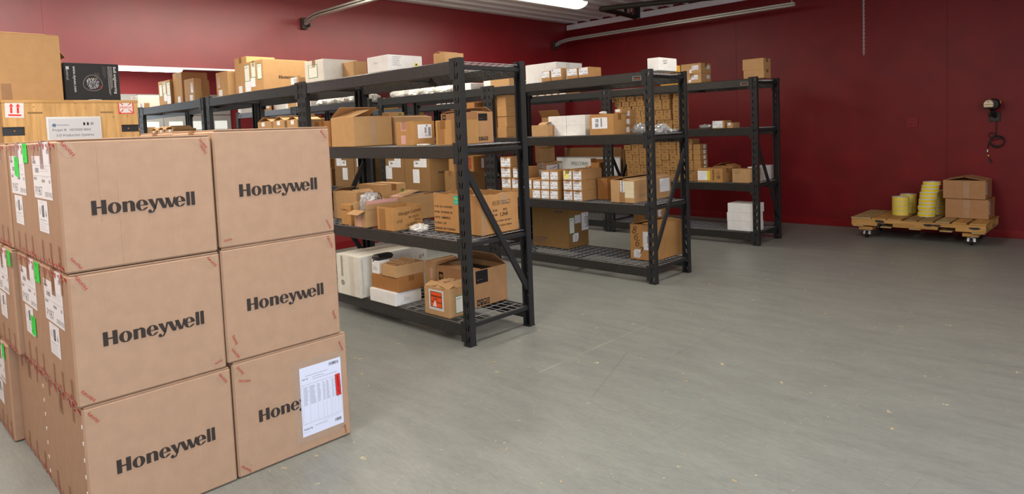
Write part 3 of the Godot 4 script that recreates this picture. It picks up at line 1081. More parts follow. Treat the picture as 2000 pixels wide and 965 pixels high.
func box(called: String, label: String, cat: String, group: String, at: Vector3, size: Vector3, turn: float, mat: String, top: String, tapes: bool, stickers: Array) -> Node3D:
	var t := thing(called, label, cat, at, turn, group)
	var m: StandardMaterial3D = M[mat]
	var lid := 0.003
	var long_x := size.x >= size.z
	var half := minf(size.x, size.z) / 2
	var maj := ["F", "B"] if long_x else ["L", "R"]
	var mnr := ["L", "R"] if long_x else ["F", "B"]
	match top:
		"closed":
			if size.y < 0.07 or size.x * size.z < 0.02:
				obj("body", solid(size), m, t)
			else:
				obj("body", solid(size - Vector3(0, lid, 0)), m, t)
				for s in maj:
					flap(t, size, s, 0.0, half - 0.001, m)
				if tapes:
					var b := MB.new()
					var l := (size.x if long_x else size.z)
					b.box(Vector3(0, size.y + 0.0012, 0), Vector3(l + 0.002, 0.0006, 0.05) if long_x else Vector3(0.05, 0.0006, l + 0.002))
					for s in [-1.0, 1.0]:
						var dn := minf(0.055, size.y * 0.35)
						b.box(Vector3(s * (l / 2 + 0.001), size.y - dn / 2, 0) if long_x else Vector3(0, size.y - dn / 2, s * (l / 2 + 0.001)), Vector3(0.0006, dn, 0.05) if long_x else Vector3(0.05, dn, 0.0006))
					obj("tape_strip", b.mesh(), M.tape, t)
		"ajar":
			obj("body", hollow(size), m, t)
			flap(t, size, mnr[0], 0.0, half, m)
			flap(t, size, mnr[1], 0.0, half, m)
			flap(t, size, maj[0], 6.0, half, m)
			flap(t, size, maj[1], 13.0, half, m)
		"arch":
			obj("body", hollow(size), m, t)
			flap(t, size, "F", 8.0, minf(half, 0.1), m)
			flap(t, size, "L", 5.0, half, m)
			flap(t, size, "R", 30.0, half, m)
			flap(t, size, "B", 14.0, half, m)
		"open":
			obj("body", hollow(size), m, t)
			obj("lining", solid(Vector3(size.x - 0.012, size.y * 0.45, size.z - 0.012)), M.inner, t, Vector3(0, 0.005, 0))
		"open_worn":
			obj("body", hollow(size, 0.008, true), m, t)
			obj("crumpled_film", crumple(Vector3(size.x * 0.8, 0.07, size.z * 0.8), 9, 0.5), M.bag_white, t, Vector3(0, size.y - 0.07, 0))
		"open_arch":
			obj("body", hollow(size), m, t)
			flap(t, size, "R", 38.0, half * 0.9, m)
			flap(t, size, "B", 22.0, half * 0.9, m)
			flap(t, size, "L", 4.0, half * 0.5, m)
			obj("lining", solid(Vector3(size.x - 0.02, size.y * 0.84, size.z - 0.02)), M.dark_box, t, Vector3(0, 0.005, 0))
		"flaps_a":
			obj("body", hollow(size), m, t)
			flap(t, size, "F", 3.0, half * 0.9, m)
			flap(t, size, "L", 20.0, size.x * 0.45, m)
			flap(t, size, "R", 2.0, size.x * 0.45, m)
			flap(t, size, "B", 30.0, half, m)
		"flaps_b":
			obj("body", hollow(size), m, t)
			flap(t, size, "F", 18.0, half * 0.8, m)
			flap(t, size, "B", 22.0, half, m)
			flap(t, size, "L", 12.0, half * 0.5, m)
		"flaps_c":
			obj("body", hollow(size), m, t)
			flap(t, size, "L", 200.0, 0.075, m)
			var f := flap(t, size, "F", 93.0, 0.075, m)
			var o := obj("tape_strip", print_mesh("red_stripe"), M.print, f)
			o.transform = Transform3D(Basis(Vector3(0, 0, 1) * 0.026, Vector3(size.x * 0.92, 0, 0), Vector3(0, 1, 0)), Vector3(0, 0.0027, -0.060))
			flap(t, size, "B", 100.0, 0.06, m)
		"flap_over":
			obj("body", hollow(size), m, t)
			var f := flap(t, size, "L", 12.0, size.x * 0.55, m)
			sticker_on_flap(f, size.z)
			obj("lining", solid(Vector3(size.x - 0.02, size.y * 0.5, size.z - 0.02)), M.inner, t, Vector3(0, 0.005, 0))
		"flap_up":
			obj("body", hollow(size), m, t)
			flap(t, size, "L", 124.0, 0.085, M.inner)
			flap(t, size, "F", 0.0, half * 0.8, m)
			flap(t, size, "R", 4.0, half, m)
		"flap_up2":
			obj("body", hollow(size), m, t)
			flap(t, size, "B", 95.0, half * 0.9, m)
			flap(t, size, "R", 70.0, half * 0.8, m)
		"end_flap":
			obj("body", hollow(size), m, t)
			flap(t, size, "L", 1.0, size.x * 0.49, m)
			flap(t, size, "B", 2.0, half, m)
			flap(t, size, "F", 2.0, half, m)
			var b := MB.new()
			b.chbox(Vector3(0.07, 0, 0), Vector3(0.14, size.y * 0.98, 0.0045), 0.001)
			var f := obj("flap", b.mesh(), m, t)
			f.transform = Transform3D(Basis(Vector3.UP, deg_to_rad(-14)), Vector3(size.x / 2, size.y / 2, size.z / 2 - 0.004))
			var hs := obj("handwriting", print_mesh("hand_flr"), M.print, f)
			hs.transform = Transform3D(Basis.from_scale(Vector3(0.06, 0.1, 1)), Vector3(0.09, 0.07, 0.0034))
		"tray":
			obj("body", hollow(size), m, t)
			for k in 7:
				var b := MB.new()
				b.chbox(Vector3(0, 0, 0), Vector3(0.003, size.y * 0.8, size.z - 0.03), 0.0008)
				var dv := obj("divider", b.mesh(), m, t, Vector3(-size.x * 0.40 + k * size.x * 0.115, size.y * 0.68 + 0.010 * (k % 3), 0.004 * (k % 2)))
				dv.rotation = Vector3(0.05 * (k % 3 - 1), 0.1 * (k % 2), 0.5 - 0.06 * k)
		"torn":
			obj("body", hollow(size, 0.005, true), m, t)
			flap(t, size, "B", 6.0, size.z * 0.46, m)
			flap(t, size, "F", 12.0, size.z * 0.42, m)
			flap(t, size, "R", 10.0, half * 0.7, m)
			flap(t, size, "L", 20.0, half * 0.6, m)
			obj("torn_paper", crumple(Vector3(size.x * 0.8, 0.035, size.z * 0.45), 23, 0.6), M.tan, t, Vector3(0.01, size.y + 0.008, -size.z * 0.1))
		"torn_gap":   # the lid arches and leaves a dark gap along the side
			obj("body", hollow(size), m, t)
			flap(t, size, "L", 0.0, size.x * 0.4, m)
			flap(t, size, "R", 0.0, size.x * 0.4, m)
			flap(t, size, "F", 12.0, size.z * 0.5, m)
			flap(t, size, "B", 12.0, size.z * 0.5, m)
			obj("lining", solid(Vector3(size.x - 0.02, size.y * 0.6, size.z - 0.02)), M.inner, t, Vector3(0, 0.005, 0))
		"curl":
			obj("body", hollow(size), m, t)
			var b := MB.new()
			for k in 10:
				var a := PI * k / 10.0
				var c := PI * (k + 1) / 10.0
				var r := size.x * 0.42
				for e in [0.0, 0.004]:
					b.quad_out(Vector3(-cos(a) * r, sin(a) * 0.03 - e, 0.05), Vector3(-cos(c) * r, sin(c) * 0.03 - e, 0.05), Vector3(-cos(c) * r, sin(c) * 0.03 - e, -0.05), Vector3(-cos(a) * r, sin(a) * 0.03 - e, -0.05), Vector3.UP if e == 0.0 else Vector3.DOWN)
			obj("flap", b.mesh(), m, t, Vector3(0, size.y, 0.02))
			flap(t, size, "B", 0.0, half, m)
	for s in stickers:
		sticker(t, size, s[0], s[1], s[2], s[3], s[4], s[5], s[6])
	return t

func sticker_on_flap(f: MeshInstance3D, wide: float) -> void:
	var o := obj("tape_strip", print_mesh("red_stripe"), M.print, f)
	o.transform = Transform3D(Basis(Vector3(0, 0, 1) * 0.03, Vector3(wide * 0.9, 0, 0), Vector3(0, 1, 0)), Vector3(0, 0.003, -0.028))

func crumple(size: Vector3, sd: int, rough := 0.35, rings := 14, segs := 22) -> ArrayMesh:  # creased film: a lump whose facets all stay flat
	var f := FastNoiseLite.new()
	f.seed = sd
	f.noise_type = FastNoiseLite.TYPE_CELLULAR
	f.frequency = 1.3
	var p := func(i: int, k: int) -> Vector3:
		var th := PI * i / rings
		var ph := TAU * (k % segs) / segs
		var d := Vector3(sin(th) * cos(ph), cos(th), sin(th) * sin(ph))
		var r := 1.0 + rough * f.get_noise_3d(d.x * 1.4, d.y * 1.4, d.z * 1.4) + 0.12 * sin(d.x * 9.0 + sd) * sin(d.z * 11.0)
		var q := d * r * 0.5
		if q.y < -0.30:
			q.y = -0.30
		return (q + Vector3(0, 0.30, 0)) * size
	var b := MB.new()
	for i in rings:
		for k in segs:
			var c := (p.call(i, k) + p.call(i + 1, k + 1)) as Vector3
			b.tri_out(p.call(i, k), p.call(i + 1, k), p.call(i + 1, k + 1), c - Vector3(0, size.y * 0.6, 0))
			if i > 0:
				b.tri_out(p.call(i, k), p.call(i, k + 1), p.call(i + 1, k + 1), c - Vector3(0, size.y * 0.6, 0))
	return b.mesh()

func lump(called: String, label: String, cat: String, at: Vector3, size: Vector3, sd: int, mat: Material, turn := 0.0, rough := 0.35, group := "") -> MeshInstance3D:
	var o := obj(called, crumple(size, sd, rough), mat, self, at)
	o.rotation.y = deg_to_rad(turn)
	tag(o, label, cat, group)
	return o

# ------------------------------------------------------------------ big cartons with the wordmark
# at: left front bottom corner; size; marks: list of [face, sx, cy, w, h, kind, spin]
func big_carton(label: String, at: Vector3, size: Vector3, front_logo: bool, side_label: bool, marks := [], creases := []) -> Node3D:
	var t := thing("shipping_carton", label, "box", at + Vector3(size.x / 2, 0, -size.z / 2), 0.0, "large shipping cartons in the front stack")
	obj("body", solid(size - Vector3(0, 0.004, 0), 0.007), M.honey, t)
	for s in ["F", "B"]:
		flap(t, size, s, 0.0, size.z / 2 - 0.0015, M.honey, 0.012)
	for c in creases:   # a crease pressed into the face, standing a little proud
		var b := MB.new()
		b.chbox(Vector3.ZERO, Vector3(c[3], c[2], 0.004), 0.0019)
		obj("crease", b.mesh(), M.honey, t, Vector3(c[0], c[1], size.z / 2 - 0.0011))
	if front_logo:
		var o := obj("printed_lettering", logo_mesh(), M.ink, t)
		o.transform = Transform3D(Basis.from_scale(Vector3(0.0472, 0.0505, 1)), Vector3(0.008, size.y * 0.5 - 0.012, size.z / 2 + 0.0013))
	var tb := MB.new()   # clear tape over the top seam
	tb.box(Vector3(0, size.y + 0.0012, 0), Vector3(size.x + 0.002, 0.0006, 0.055))
	tb.box(Vector3(-size.x / 2 - 0.0012, size.y - 0.05, 0), Vector3(0.0006, 0.10, 0.055))
	obj("tape_strip", tb.mesh(), M.tape, t)
	if side_label:
		sticker(t, size, "L", size.z / 2 - 0.235, size.y - 0.107, 0.29, 0.205, "p_label")
		sticker(t, size, "L", size.z / 2 - 0.262, size.y - 0.275, 0.155, 0.118, "battery_notice")
	for e in ([[size.y - 0.018, 3], [0.018, 5]] if at.x < 1.0 else []):   # red-lettered tape folded over the long edges
		sticker(t, size, "L", 0, e[0], size.z - 0.01, 0.034, "red_seam", 1.5)
	for k in (3 if at.x < 1.0 else 0):
		var z := -size.z / 2 + size.z * (0.2 + 0.3 * k)
		sticker(t, size, "L", z, size.y - 0.045, 0.035, 0.075, "tape_brown", 0.5)
		sticker(t, size, "L", z + 0.006, size.y - 0.045, 0.07, 0.016, "red_word", 2.0, -82 - 3 * k)
		sticker(t, size, "L", z + 0.03, 0.05, 0.035, 0.085, "tape_brown", 0.5)
		sticker(t, size, "L", z + 0.034, 0.05, 0.08, 0.016, "red_word", 2.0, -86 + 4 * k)
	for m in marks:
		if m[5] == "red_word_short":
			var mx := clampf(m[1], -size.x / 2 + 0.032, size.x / 2 - 0.032)
			var my := clampf(m[2], 0.032, size.y - 0.034)
			sticker(t, size, m[0], mx, my, 0.046, 0.040, "tape_faint", 0.4, m[6])
			sticker(t, size, m[0], mx, my, minf(m[3] * 0.85, 0.06), minf(m[4] * 0.85, 0.02), m[5], 3.0, m[6])
		else:
			sticker(t, size, m[0], m[1], m[2], m[3], m[4], m[5], 3.0, m[6])
	return t

# ------------------------------------------------------------------ racks
const LEVELS := [0.14, 0.677, 1.287, 1.815]
const RACK_L := 1.984
const RACK_D := 0.595
const RACK_H := 1.83

func post_mesh() -> ArrayMesh:  # a channel: slotted web outside (at x = 0), two flanges, open towards the rack
	if mesh_cache.has("post"):
		return mesh_cache.post
	var b := MB.new()
	var w := 0.034
	var pitch := 0.0762
	var n := 24
	for side in [0.0, 0.0022]:
		var o := Vector3.LEFT if side == 0.0 else Vector3.RIGHT
		var q := func(y0: float, y1: float, a0: float, a1: float, c0: float, c1: float) -> void:
			b.quad_out(Vector3(side, y0, a0), Vector3(side, y0, c0), Vector3(side, y1, c1), Vector3(side, y1, a1), o)
		for k in n:
			var y := k * pitch
			q.call(y, y + 0.020, -w, -w, w, w)
			q.call(y + 0.057, y + pitch, -w, -w, w, w)
			var e := y + 0.020
			var f := y + 0.057
			q.call(e, f, -w, -w, -0.0125, -0.0205)
			q.call(e, f, -0.0035, -0.0115, 0.0035, 0.0115)
			q.call(e, f, 0.0125, 0.0205, w, w)
	var top := n * pitch
	for s in [-1.0, 1.0]:
		b.chbox(Vector3(0.021, top / 2, s * (w - 0.0011)), Vector3(0.0418, top, 0.0022), 0.0008)
		b.chbox(Vector3(0.041, top / 2, s * (w - 0.006)), Vector3(0.002, top, 0.012), 0.0006)
	mesh_cache.post = b.mesh()
	return mesh_cache.post

func beam_mesh(tread: bool) -> ArrayMesh:
	var key := "beam" + str(tread)
	if mesh_cache.has(key):
		return mesh_cache[key]
	var b := MB.new()
	var l := RACK_L - 0.136
	var h := 0.086
	var reps := l / 0.19
	# front face with the pattern, lip, bottom and a step for the deck
	b.quad(Vector3(0, -h + 0.004, -l / 2), Vector3(0, -h + 0.004, l / 2), Vector3(0, -0.004, l / 2), Vector3(0, -0.004, -l / 2), Rect2(0, 0, reps, 1))
	var u := Rect2(0, 0, 0.01, 0.01)
	b.quad(Vector3(0, -0.004, -l / 2), Vector3(0, -0.004, l / 2), Vector3(0.004, 0, l / 2), Vector3(0.004, 0, -l / 2), u)
	b.quad(Vector3(0.004, 0, -l / 2), Vector3(0.004, 0, l / 2), Vector3(0.016, 0, l / 2), Vector3(0.016, 0, -l / 2), u)
	b.quad(Vector3(0.016, 0, -l / 2), Vector3(0.016, 0, l / 2), Vector3(0.016, -0.012, l / 2), Vector3(0.016, -0.012, -l / 2), u)
	b.quad(Vector3(0.016, -0.012, -l / 2), Vector3(0.016, -0.012, l / 2), Vector3(0.038, -0.012, l / 2), Vector3(0.038, -0.012, -l / 2), u)
	b.quad(Vector3(0.038, -0.012, -l / 2), Vector3(0.038, -0.012, l / 2), Vector3(0.038, -h, l / 2), Vector3(0.038, -h, -l / 2), Rect2(0, 0, reps, 0.9))
	b.quad(Vector3(0.038, -h, -l / 2), Vector3(0.038, -h, l / 2), Vector3(0.004, -h, l / 2), Vector3(0.004, -h, -l / 2), u)
	b.quad(Vector3(0.004, -h, -l / 2), Vector3(0.004, -h, l / 2), Vector3(0, -h + 0.004, l / 2), Vector3(0, -h + 0.004, -l / 2), u)
	mesh_cache[key] = b.mesh()
	return mesh_cache[key]

func bracket_mesh() -> ArrayMesh:
	if not mesh_cache.has("bracket"):
		var b := MB.new()
		b.chbox(Vector3(-0.0016, -0.052, 0), Vector3(0.003, 0.134, 0.046), 0.001)
		mesh_cache.bracket = b.mesh()
		var r := MB.new()
		for y in [0.0, -0.052, -0.104]:
			r.lathe([Vector2(0.0065, 0), Vector2(0.005, 0.002), Vector2(0, 0.0028)], 10, Basis(Vector3(0, 0, 1), PI / 2), Vector3(-0.003, y, 0.004))
		mesh_cache.rivets = r.mesh()
	return mesh_cache.bracket

func deck_mesh() -> ArrayMesh:
	if mesh_cache.has("deck"):
		return mesh_cache.deck
	var b := MB.new()
	var l := RACK_L - 0.10
	var w := RACK_D - 0.045
	var nx := 10
	for k in nx:
		b.box(Vector3(-w / 2 + w * k / (nx - 1), -0.0035, 0), Vector3(0.0036, 0.0036, l))
	for k in 21:
		b.box(Vector3(0, 0.0, -l / 2 + l * k / 20.0), Vector3(w, 0.0036, 0.0036))
	mesh_cache.deck = b.mesh()
	return mesh_cache.deck

func rack(label: String, x: float, a: float, tread: bool, brace_flip: bool, badge: bool) -> Node3D:
	var t := thing("steel_rack", label, "rack", Vector3(x + RACK_D / 2, 0, -a - RACK_L / 2), 0.0, "black steel racks")
	var hx := RACK_D / 2
	var hz := RACK_L / 2
	var sm: StandardMaterial3D = M.tread if tread else M.steel
	for sx in [-1.0, 1.0]:
		for sz in [-1.0, 1.0]:
			var p := obj("post", post_mesh(), M.steel, t, Vector3(sx * hx, 0.003, sz * (hz - 0.034)))
			p.rotation.y = 0.0 if sx < 0.0 else PI
			var fb := MB.new()
			fb.chbox(Vector3(0.02 * sx * -1.0, 0.0015, 0), Vector3(0.066, 0.003, 0.066), 0.001)
			obj("foot_plate", fb.mesh(), M.steel, t, Vector3(sx * hx, 0, sz * (hz - 0.034)))
		for y in LEVELS:
			var bm := obj("beam", beam_mesh(tread), sm, t, Vector3(sx * (hx + 0.0005), y, 0))
			bm.rotation.y = 0.0 if sx < 0.0 else PI
			for sz in [-1.0, 1.0]:
				var br := obj("beam_bracket", bracket_mesh(), M.steel, bm, Vector3(0, 0, sz * (hz - 0.068 - 0.002)))
				obj("rivets", mesh_cache.rivets, M.steel, bm, Vector3(0, 0, sz * (hz - 0.070)))
	for y in LEVELS:
		obj("wire_deck", deck_mesh(), M.zinc, t, Vector3(0, y - 0.0035, 0))
		var sb := MB.new()
		sb.chbox(Vector3.ZERO, Vector3(RACK_D - 0.08, 0.034, 0.05), 0.003)
		obj("deck_support", sb.mesh(), M.steel, t, Vector3(0, y - 0.031, 0))
	for sz in [-1.0, 1.0]:
		var zz: float = sz * (hz - 0.03)
		for y in [0.128, 0.648, 1.248, 1.775]:
			var rb := MB.new()
			rb.chbox(Vector3(0, y, zz), Vector3(RACK_D - 0.05, 0.026, 0.022), 0.002)
			obj("frame_rail", rb.mesh(), M.steel, t)
		var bb := MB.new()
		var f := 1.0 if (brace_flip == (sz > 0.0)) else -1.0
		bb.bar(Vector3(-f * (hx - 0.035), 1.13, zz + 0.008 * sz), Vector3(f * (hx - 0.035), 0.27, zz + 0.008 * sz), 0.018, 0.040)
		obj("brace", bb.mesh(), M.steel, t)
	var bo := MB.new()
	for sx in [-1.0, 1.0]:
		for sz in [-1.0, 1.0]:
			for y in [0.10, 0.22, 0.60, 0.72, 1.20, 1.78]:
				bo.lathe([Vector2(0.007, 0), Vector2(0.005, 0.003), Vector2(0, 0.004)], 8, Basis(Vector3.RIGHT, PI / 2 * sz), Vector3(sx * (hx - 0.022), y, sz * (hz - 0.006)))
	obj("bolts", bo.mesh(), M.bolt, t)
	if badge:
		var o := obj("name_badge", print_mesh("badge"), M.print, t)
		o.transform = Transform3D(Basis(Vector3.UP, -PI / 2) * Basis.from_scale(Vector3(0.085, 0.034, 1)), Vector3(-hx - 0.006, 1.762, hz - 0.135))
	return t

# ------------------------------------------------------------------ the room
func tube_light(label: String, x0: float, x1: float, z: float, energy: float) -> void:
	var l := x1 - x0
	var t := thing("ceiling_light", label, "ceiling light", Vector3((x0 + x1) / 2, 2.915, z), 0.0, "fluorescent ceiling lights")
	var b := MB.new()
	b.chbox(Vector3(0, 0.10, 0), Vector3(l - 0.02, 0.05, 0.13), 0.006)
	b.box(Vector3(-l * 0.3, 0.125, 0), Vector3(0.04, 0.02, 0.10))
	b.box(Vector3(l * 0.3, 0.125, 0), Vector3(0.04, 0.02, 0.10))
	obj("housing", b.mesh(), M.white_paint, t)
	var d := MB.new()   # wraparound diffuser
	var prof := []
	for k in 11:
		var a := PI * k / 10.0
		prof.append(Vector2(-cos(a) * 0.15, 0.075 - sin(a) * 0.07))
	for k in 10:
		d.quad_out(Vector3(-l / 2 + 0.03, prof[k].y, prof[k].x), Vector3(l / 2 - 0.03, prof[k].y, prof[k].x), Vector3(l / 2 - 0.03, prof[k + 1].y, prof[k + 1].x), Vector3(-l / 2 + 0.03, prof[k + 1].y, prof[k + 1].x), Vector3(0, -1, prof[k].x * 4.0))
	d.quad_out(Vector3(-l / 2 + 0.03, 0.075, -0.15), Vector3(l / 2 - 0.03, 0.075, -0.15), Vector3(l / 2 - 0.03, 0.075, 0.15), Vector3(-l / 2 + 0.03, 0.075, 0.15), Vector3.UP)
	obj("diffuser", d.mesh(), M.lens, t)
	for s in [-1.0, 1.0]:
		var e := MB.new()
		for k in 10:
			e.quad_out(Vector3(s * (l / 2 - 0.03), prof[k].y, prof[k].x), Vector3(s * l / 2, lerpf(prof[k].y, 0.07, 0.25), prof[k].x * 0.9), Vector3(s * l / 2, lerpf(prof[k + 1].y, 0.07, 0.25), prof[k + 1].x * 0.9), Vector3(s * (l / 2 - 0.03), prof[k + 1].y, prof[k + 1].x), Vector3(s * 0.2, -1, prof[k].x * 4.0))
			e.tri_out(Vector3(s * l / 2, lerpf(prof[k].y, 0.07, 0.25), prof[k].x * 0.9), Vector3(s * l / 2, lerpf(prof[k + 1].y, 0.07, 0.25), prof[k + 1].x * 0.9), Vector3(s * l / 2, 0.085, 0), Vector3(s, 0, 0))
		obj("end_cap", e.mesh(), M.endcap, t)
	var lamp := AreaLight3D.new()
	lamp.name = "glow"
	lamp.area_size = Vector2(l - 0.1, 0.26)
	lamp.area_normalize_energy = true
	lamp.light_energy = energy
	lamp.light_color = Color(1.0, 0.965, 0.90)
	lamp.shadow_enabled = true
	lamp.rotation_degrees = Vector3(-90, 0, 0)
	lamp.position = Vector3(0, -0.006, 0)
	t.add_child(lamp)

func window_light() -> void:   # the tall daylight window behind the viewer
	var w := struct("window_1", "tall window of frosted panes behind the viewer, letting in cool daylight")
	var b := MB.new()
	for x in [-1.55, -0.55, 0.45, 1.45, 2.45]:
		b.chbox(Vector3(x, 1.45, BACK_Z - 0.02), Vector3(0.06, 2.5, 0.06), 0.004)
	for y in [0.23, 1.45, 2.67]:
		b.chbox(Vector3(0.45, y, BACK_Z - 0.02), Vector3(4.06, 0.06, 0.06), 0.004)
	obj("frame", b.mesh(), M.white_paint, w)
	for k in 4:
		for j in 2:
			b = MB.new()
			b.chbox(Vector3(-1.05 + k, 0.84 + j * 1.22, BACK_Z - 0.012), Vector3(0.95, 1.17, 0.006), 0.001)
			obj("pane", b.mesh(), M.day_pane, w)
	var lamp := AreaLight3D.new()
	lamp.name = "daylight"
	lamp.area_size = Vector2(3.9, 2.4)
	lamp.area_normalize_energy = true
	lamp.light_energy = DAY
	lamp.light_color = Color(0.86, 0.93, 1.0)
	lamp.shadow_enabled = true
	lamp.rotation_degrees = Vector3(0, 0, 0)
	lamp.position = Vector3(0.45, 1.45, BACK_Z - 0.06)
	w.add_child(lamp)

func build_room() -> void:
	var t := struct("floor", "grey painted concrete floor with scrapes and chips")
	var b := MB.new()
	b.box(Vector3(3.07, -0.1, -2.4), Vector3(11.8, 0.2, 9.8))
	var f := obj("slab", b.mesh(), M.ply_edge, t)
	f.material_override = M.floor
	var arr := (f.mesh as ArrayMesh).surface_get_arrays(0)
	var uv := PackedVector2Array()
	for p in arr[Mesh.ARRAY_VERTEX]:
		uv.append(Vector2(p.x, -p.z))
	arr[Mesh.ARRAY_TEX_UV] = uv
	arr[Mesh.ARRAY_TEX_UV2] = uv
	var fm := ArrayMesh.new()
	fm.add_surface_from_arrays(Mesh.PRIMITIVE_TRIANGLES, arr)
	f.mesh = fm
	# walls in painted panels with tight joints
	var w := struct("wall_end", "glossy dark red end wall behind the racks")
	var xs := [-2.72, -1.03, 1.41, 3.85, 6.29, 8.78]
	for k in 5:
		b = MB.new()
		b.chbox(Vector3((xs[k] + xs[k + 1]) / 2, 1.55, MIRROR_Z - 0.012 - 0.05), Vector3(xs[k + 1] - xs[k] - 0.0003, 3.1, 0.1), 0.0006)
		obj("panel", b.mesh(), M.red_end, w)
	w = struct("wall_right", "dark red painted panel wall on the right")
	var zs := [-7.2, -6.61, -4.169, -1.713, 0.73, 2.4]
	for k in 5:
		b = MB.new()
		b.chbox(Vector3(WALL_X + 0.05, 1.55, (zs[k] + zs[k + 1]) / 2), Vector3(0.1, 3.1, zs[k + 1] - zs[k] - 0.0008), 0.0012)
		obj("panel", b.mesh(), M.red, w)
	b = MB.new()   # filled screw marks, left bare
	for p in [[0.93, -2.70], [0.91, -2.72], [0.92, -1.79], [0.90, -1.80], [0.75, -2.70], [0.73, -2.71], [0.75, -1.80], [0.73, -1.81], [2.02, -2.63], [2.10, -2.2], [0.86, -1.35]]:
		b.lathe([Vector2(0.006, 0), Vector2(0, 0.001)], 8, Basis(Vector3(0, 0, 1), PI / 2), Vector3(WALL_X, p[0], p[1]))
	obj("screw_marks", b.mesh(), M.red_trim, w)
	w = struct("wall_back", "red wall behind the viewer, coloured paler to look lit in the mirror")
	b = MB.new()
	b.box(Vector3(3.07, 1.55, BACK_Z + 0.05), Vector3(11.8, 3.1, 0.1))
	obj("panel", b.mesh(), M.red_back_lit, w)
	w = struct("wall_left", "dark red wall beyond the stacked cartons")
	b = MB.new()
	b.box(Vector3(NEAR_X - 0.05, 1.55, -2.4), Vector3(0.1, 3.1, 9.8))
	obj("panel", b.mesh(), M.red, w)
	for s in [["baseboard_right", Vector3(WALL_X - 0.006, 0.045, -2.4), Vector3(0.012, 0.09, 9.4)], ["baseboard_end", Vector3(3.07, 0.045, MIRROR_Z - 0.004), Vector3(11.3, 0.09, 0.012)]]:
		b = MB.new()
		b.chbox(s[1], s[2], 0.003)
		var o := obj(s[0], b.mesh(), M.red_trim)
		o.set_meta("kind", "structure")
	b = MB.new()
	b.chbox(Vector3(WALL_X - 0.008, CEIL - 0.045, -2.4), Vector3(0.016, 0.085, 9.44), 0.002)
	var tr := obj("trim_1", b.mesh(), M.white_trim)
	tr.set_meta("kind", "structure")
	# ceiling: ribbed sheet, ribs running with the end wall
	var c := struct("ceiling", "ribbed metal ceiling sheet with small screws")
	b = MB.new()
	var z := MIRROR_Z - 0.06
	var pitch := 0.253
	var prof := [Vector2(0, 0.0), Vector2(0.030, 0.0), Vector2(0.047, 0.028), Vector2(0.110, 0.028), Vector2(0.116, 0.023), Vector2(0.124, 0.023), Vector2(0.130, 0.028), Vector2(0.178, 0.028), Vector2(0.184, 0.023), Vector2(0.192, 0.023), Vector2(0.198, 0.028), Vector2(0.236, 0.028), Vector2(0.253, 0.0)]
	while z < BACK_Z + 0.1:
		for k in prof.size() - 1:
			var p: Vector2 = prof[k]
			var q: Vector2 = prof[k + 1]
			b.quad_out(Vector3(NEAR_X - 0.1, CEIL + p.y, z + p.x), Vector3(WALL_X + 0.1, CEIL + p.y, z + p.x), Vector3(WALL_X + 0.1, CEIL + q.y, z + q.x), Vector3(NEAR_X - 0.1, CEIL + q.y, z + q.x), Vector3.DOWN)
		z += pitch
	b.box(Vector3(3.07, CEIL + 0.09, -2.4), Vector3(11.8, 0.08, 9.8))
	obj("ribbed_sheet", b.mesh(), M.galv, c)
	b = MB.new()
	for k in 38:
		for j in 14:
			b.lathe([Vector2(0.006, 0), Vector2(0.004, 0.005), Vector2(0, 0.006)], 6, Basis(Vector3.RIGHT, PI), Vector3(-2.0 + j * 0.78 + (0.3 if k % 2 == 0 else 0.0), CEIL + 0.027, MIRROR_Z - 0.06 + 0.08 + pitch * k))
	var sc := obj("screws", b.mesh(), M.bolt, c)
	sc.set_meta("kind", "stuff")
	# mirror
	var m := thing("wall_mirror", "long frameless mirror along the end wall that repeats the racks", "mirror", Vector3(3.8, 0.285, MIRROR_Z))
	b = MB.new()
	b.box(Vector3(0, 0.9145, -0.003), Vector3(9.63, 1.829, 0.006))
	obj("mirror_glass", b.mesh(), M.mirror, m)
	b = MB.new()
	b.chbox(Vector3(0, 1.835, 0.0), Vector3(9.63, 0.020, 0.016), 0.002)
	obj("top_channel", b.mesh(), M.white_trim, m)
	b = MB.new()
	b.chbox(Vector3(0, -0.008, 0.0), Vector3(9.63, 0.016, 0.016), 0.002)
	obj("bottom_channel", b.mesh(), M.white_trim, m)
	# overhead door on the wall behind the viewer (seen in the mirror)
	var d := struct("door_1", "white sectional overhead door with a row of small windows")
	b = MB.new()
	for k in 5:
		for j in 6:
			b.chbox(Vector3(4.15 + j * 0.52, 0.25 + k * 0.5, BACK_Z - 0.03), Vector3(0.51, 0.485, 0.04), 0.008)
			if k != 3:
				b.chbox(Vector3(4.15 + j * 0.52, 0.25 + k * 0.5, BACK_Z - 0.054), Vector3(0.36, 0.30, 0.012), 0.005)
	obj("panel", b.mesh(), M.white_paint, d)
	for j in 6:
		var pb := MB.new()
		pb.chbox(Vector3(4.15 + j * 0.52, 1.76, BACK_Z - 0.053), Vector3(0.30, 0.20, 0.008), 0.002)
		obj("pane", pb.mesh(), M.pane, d)
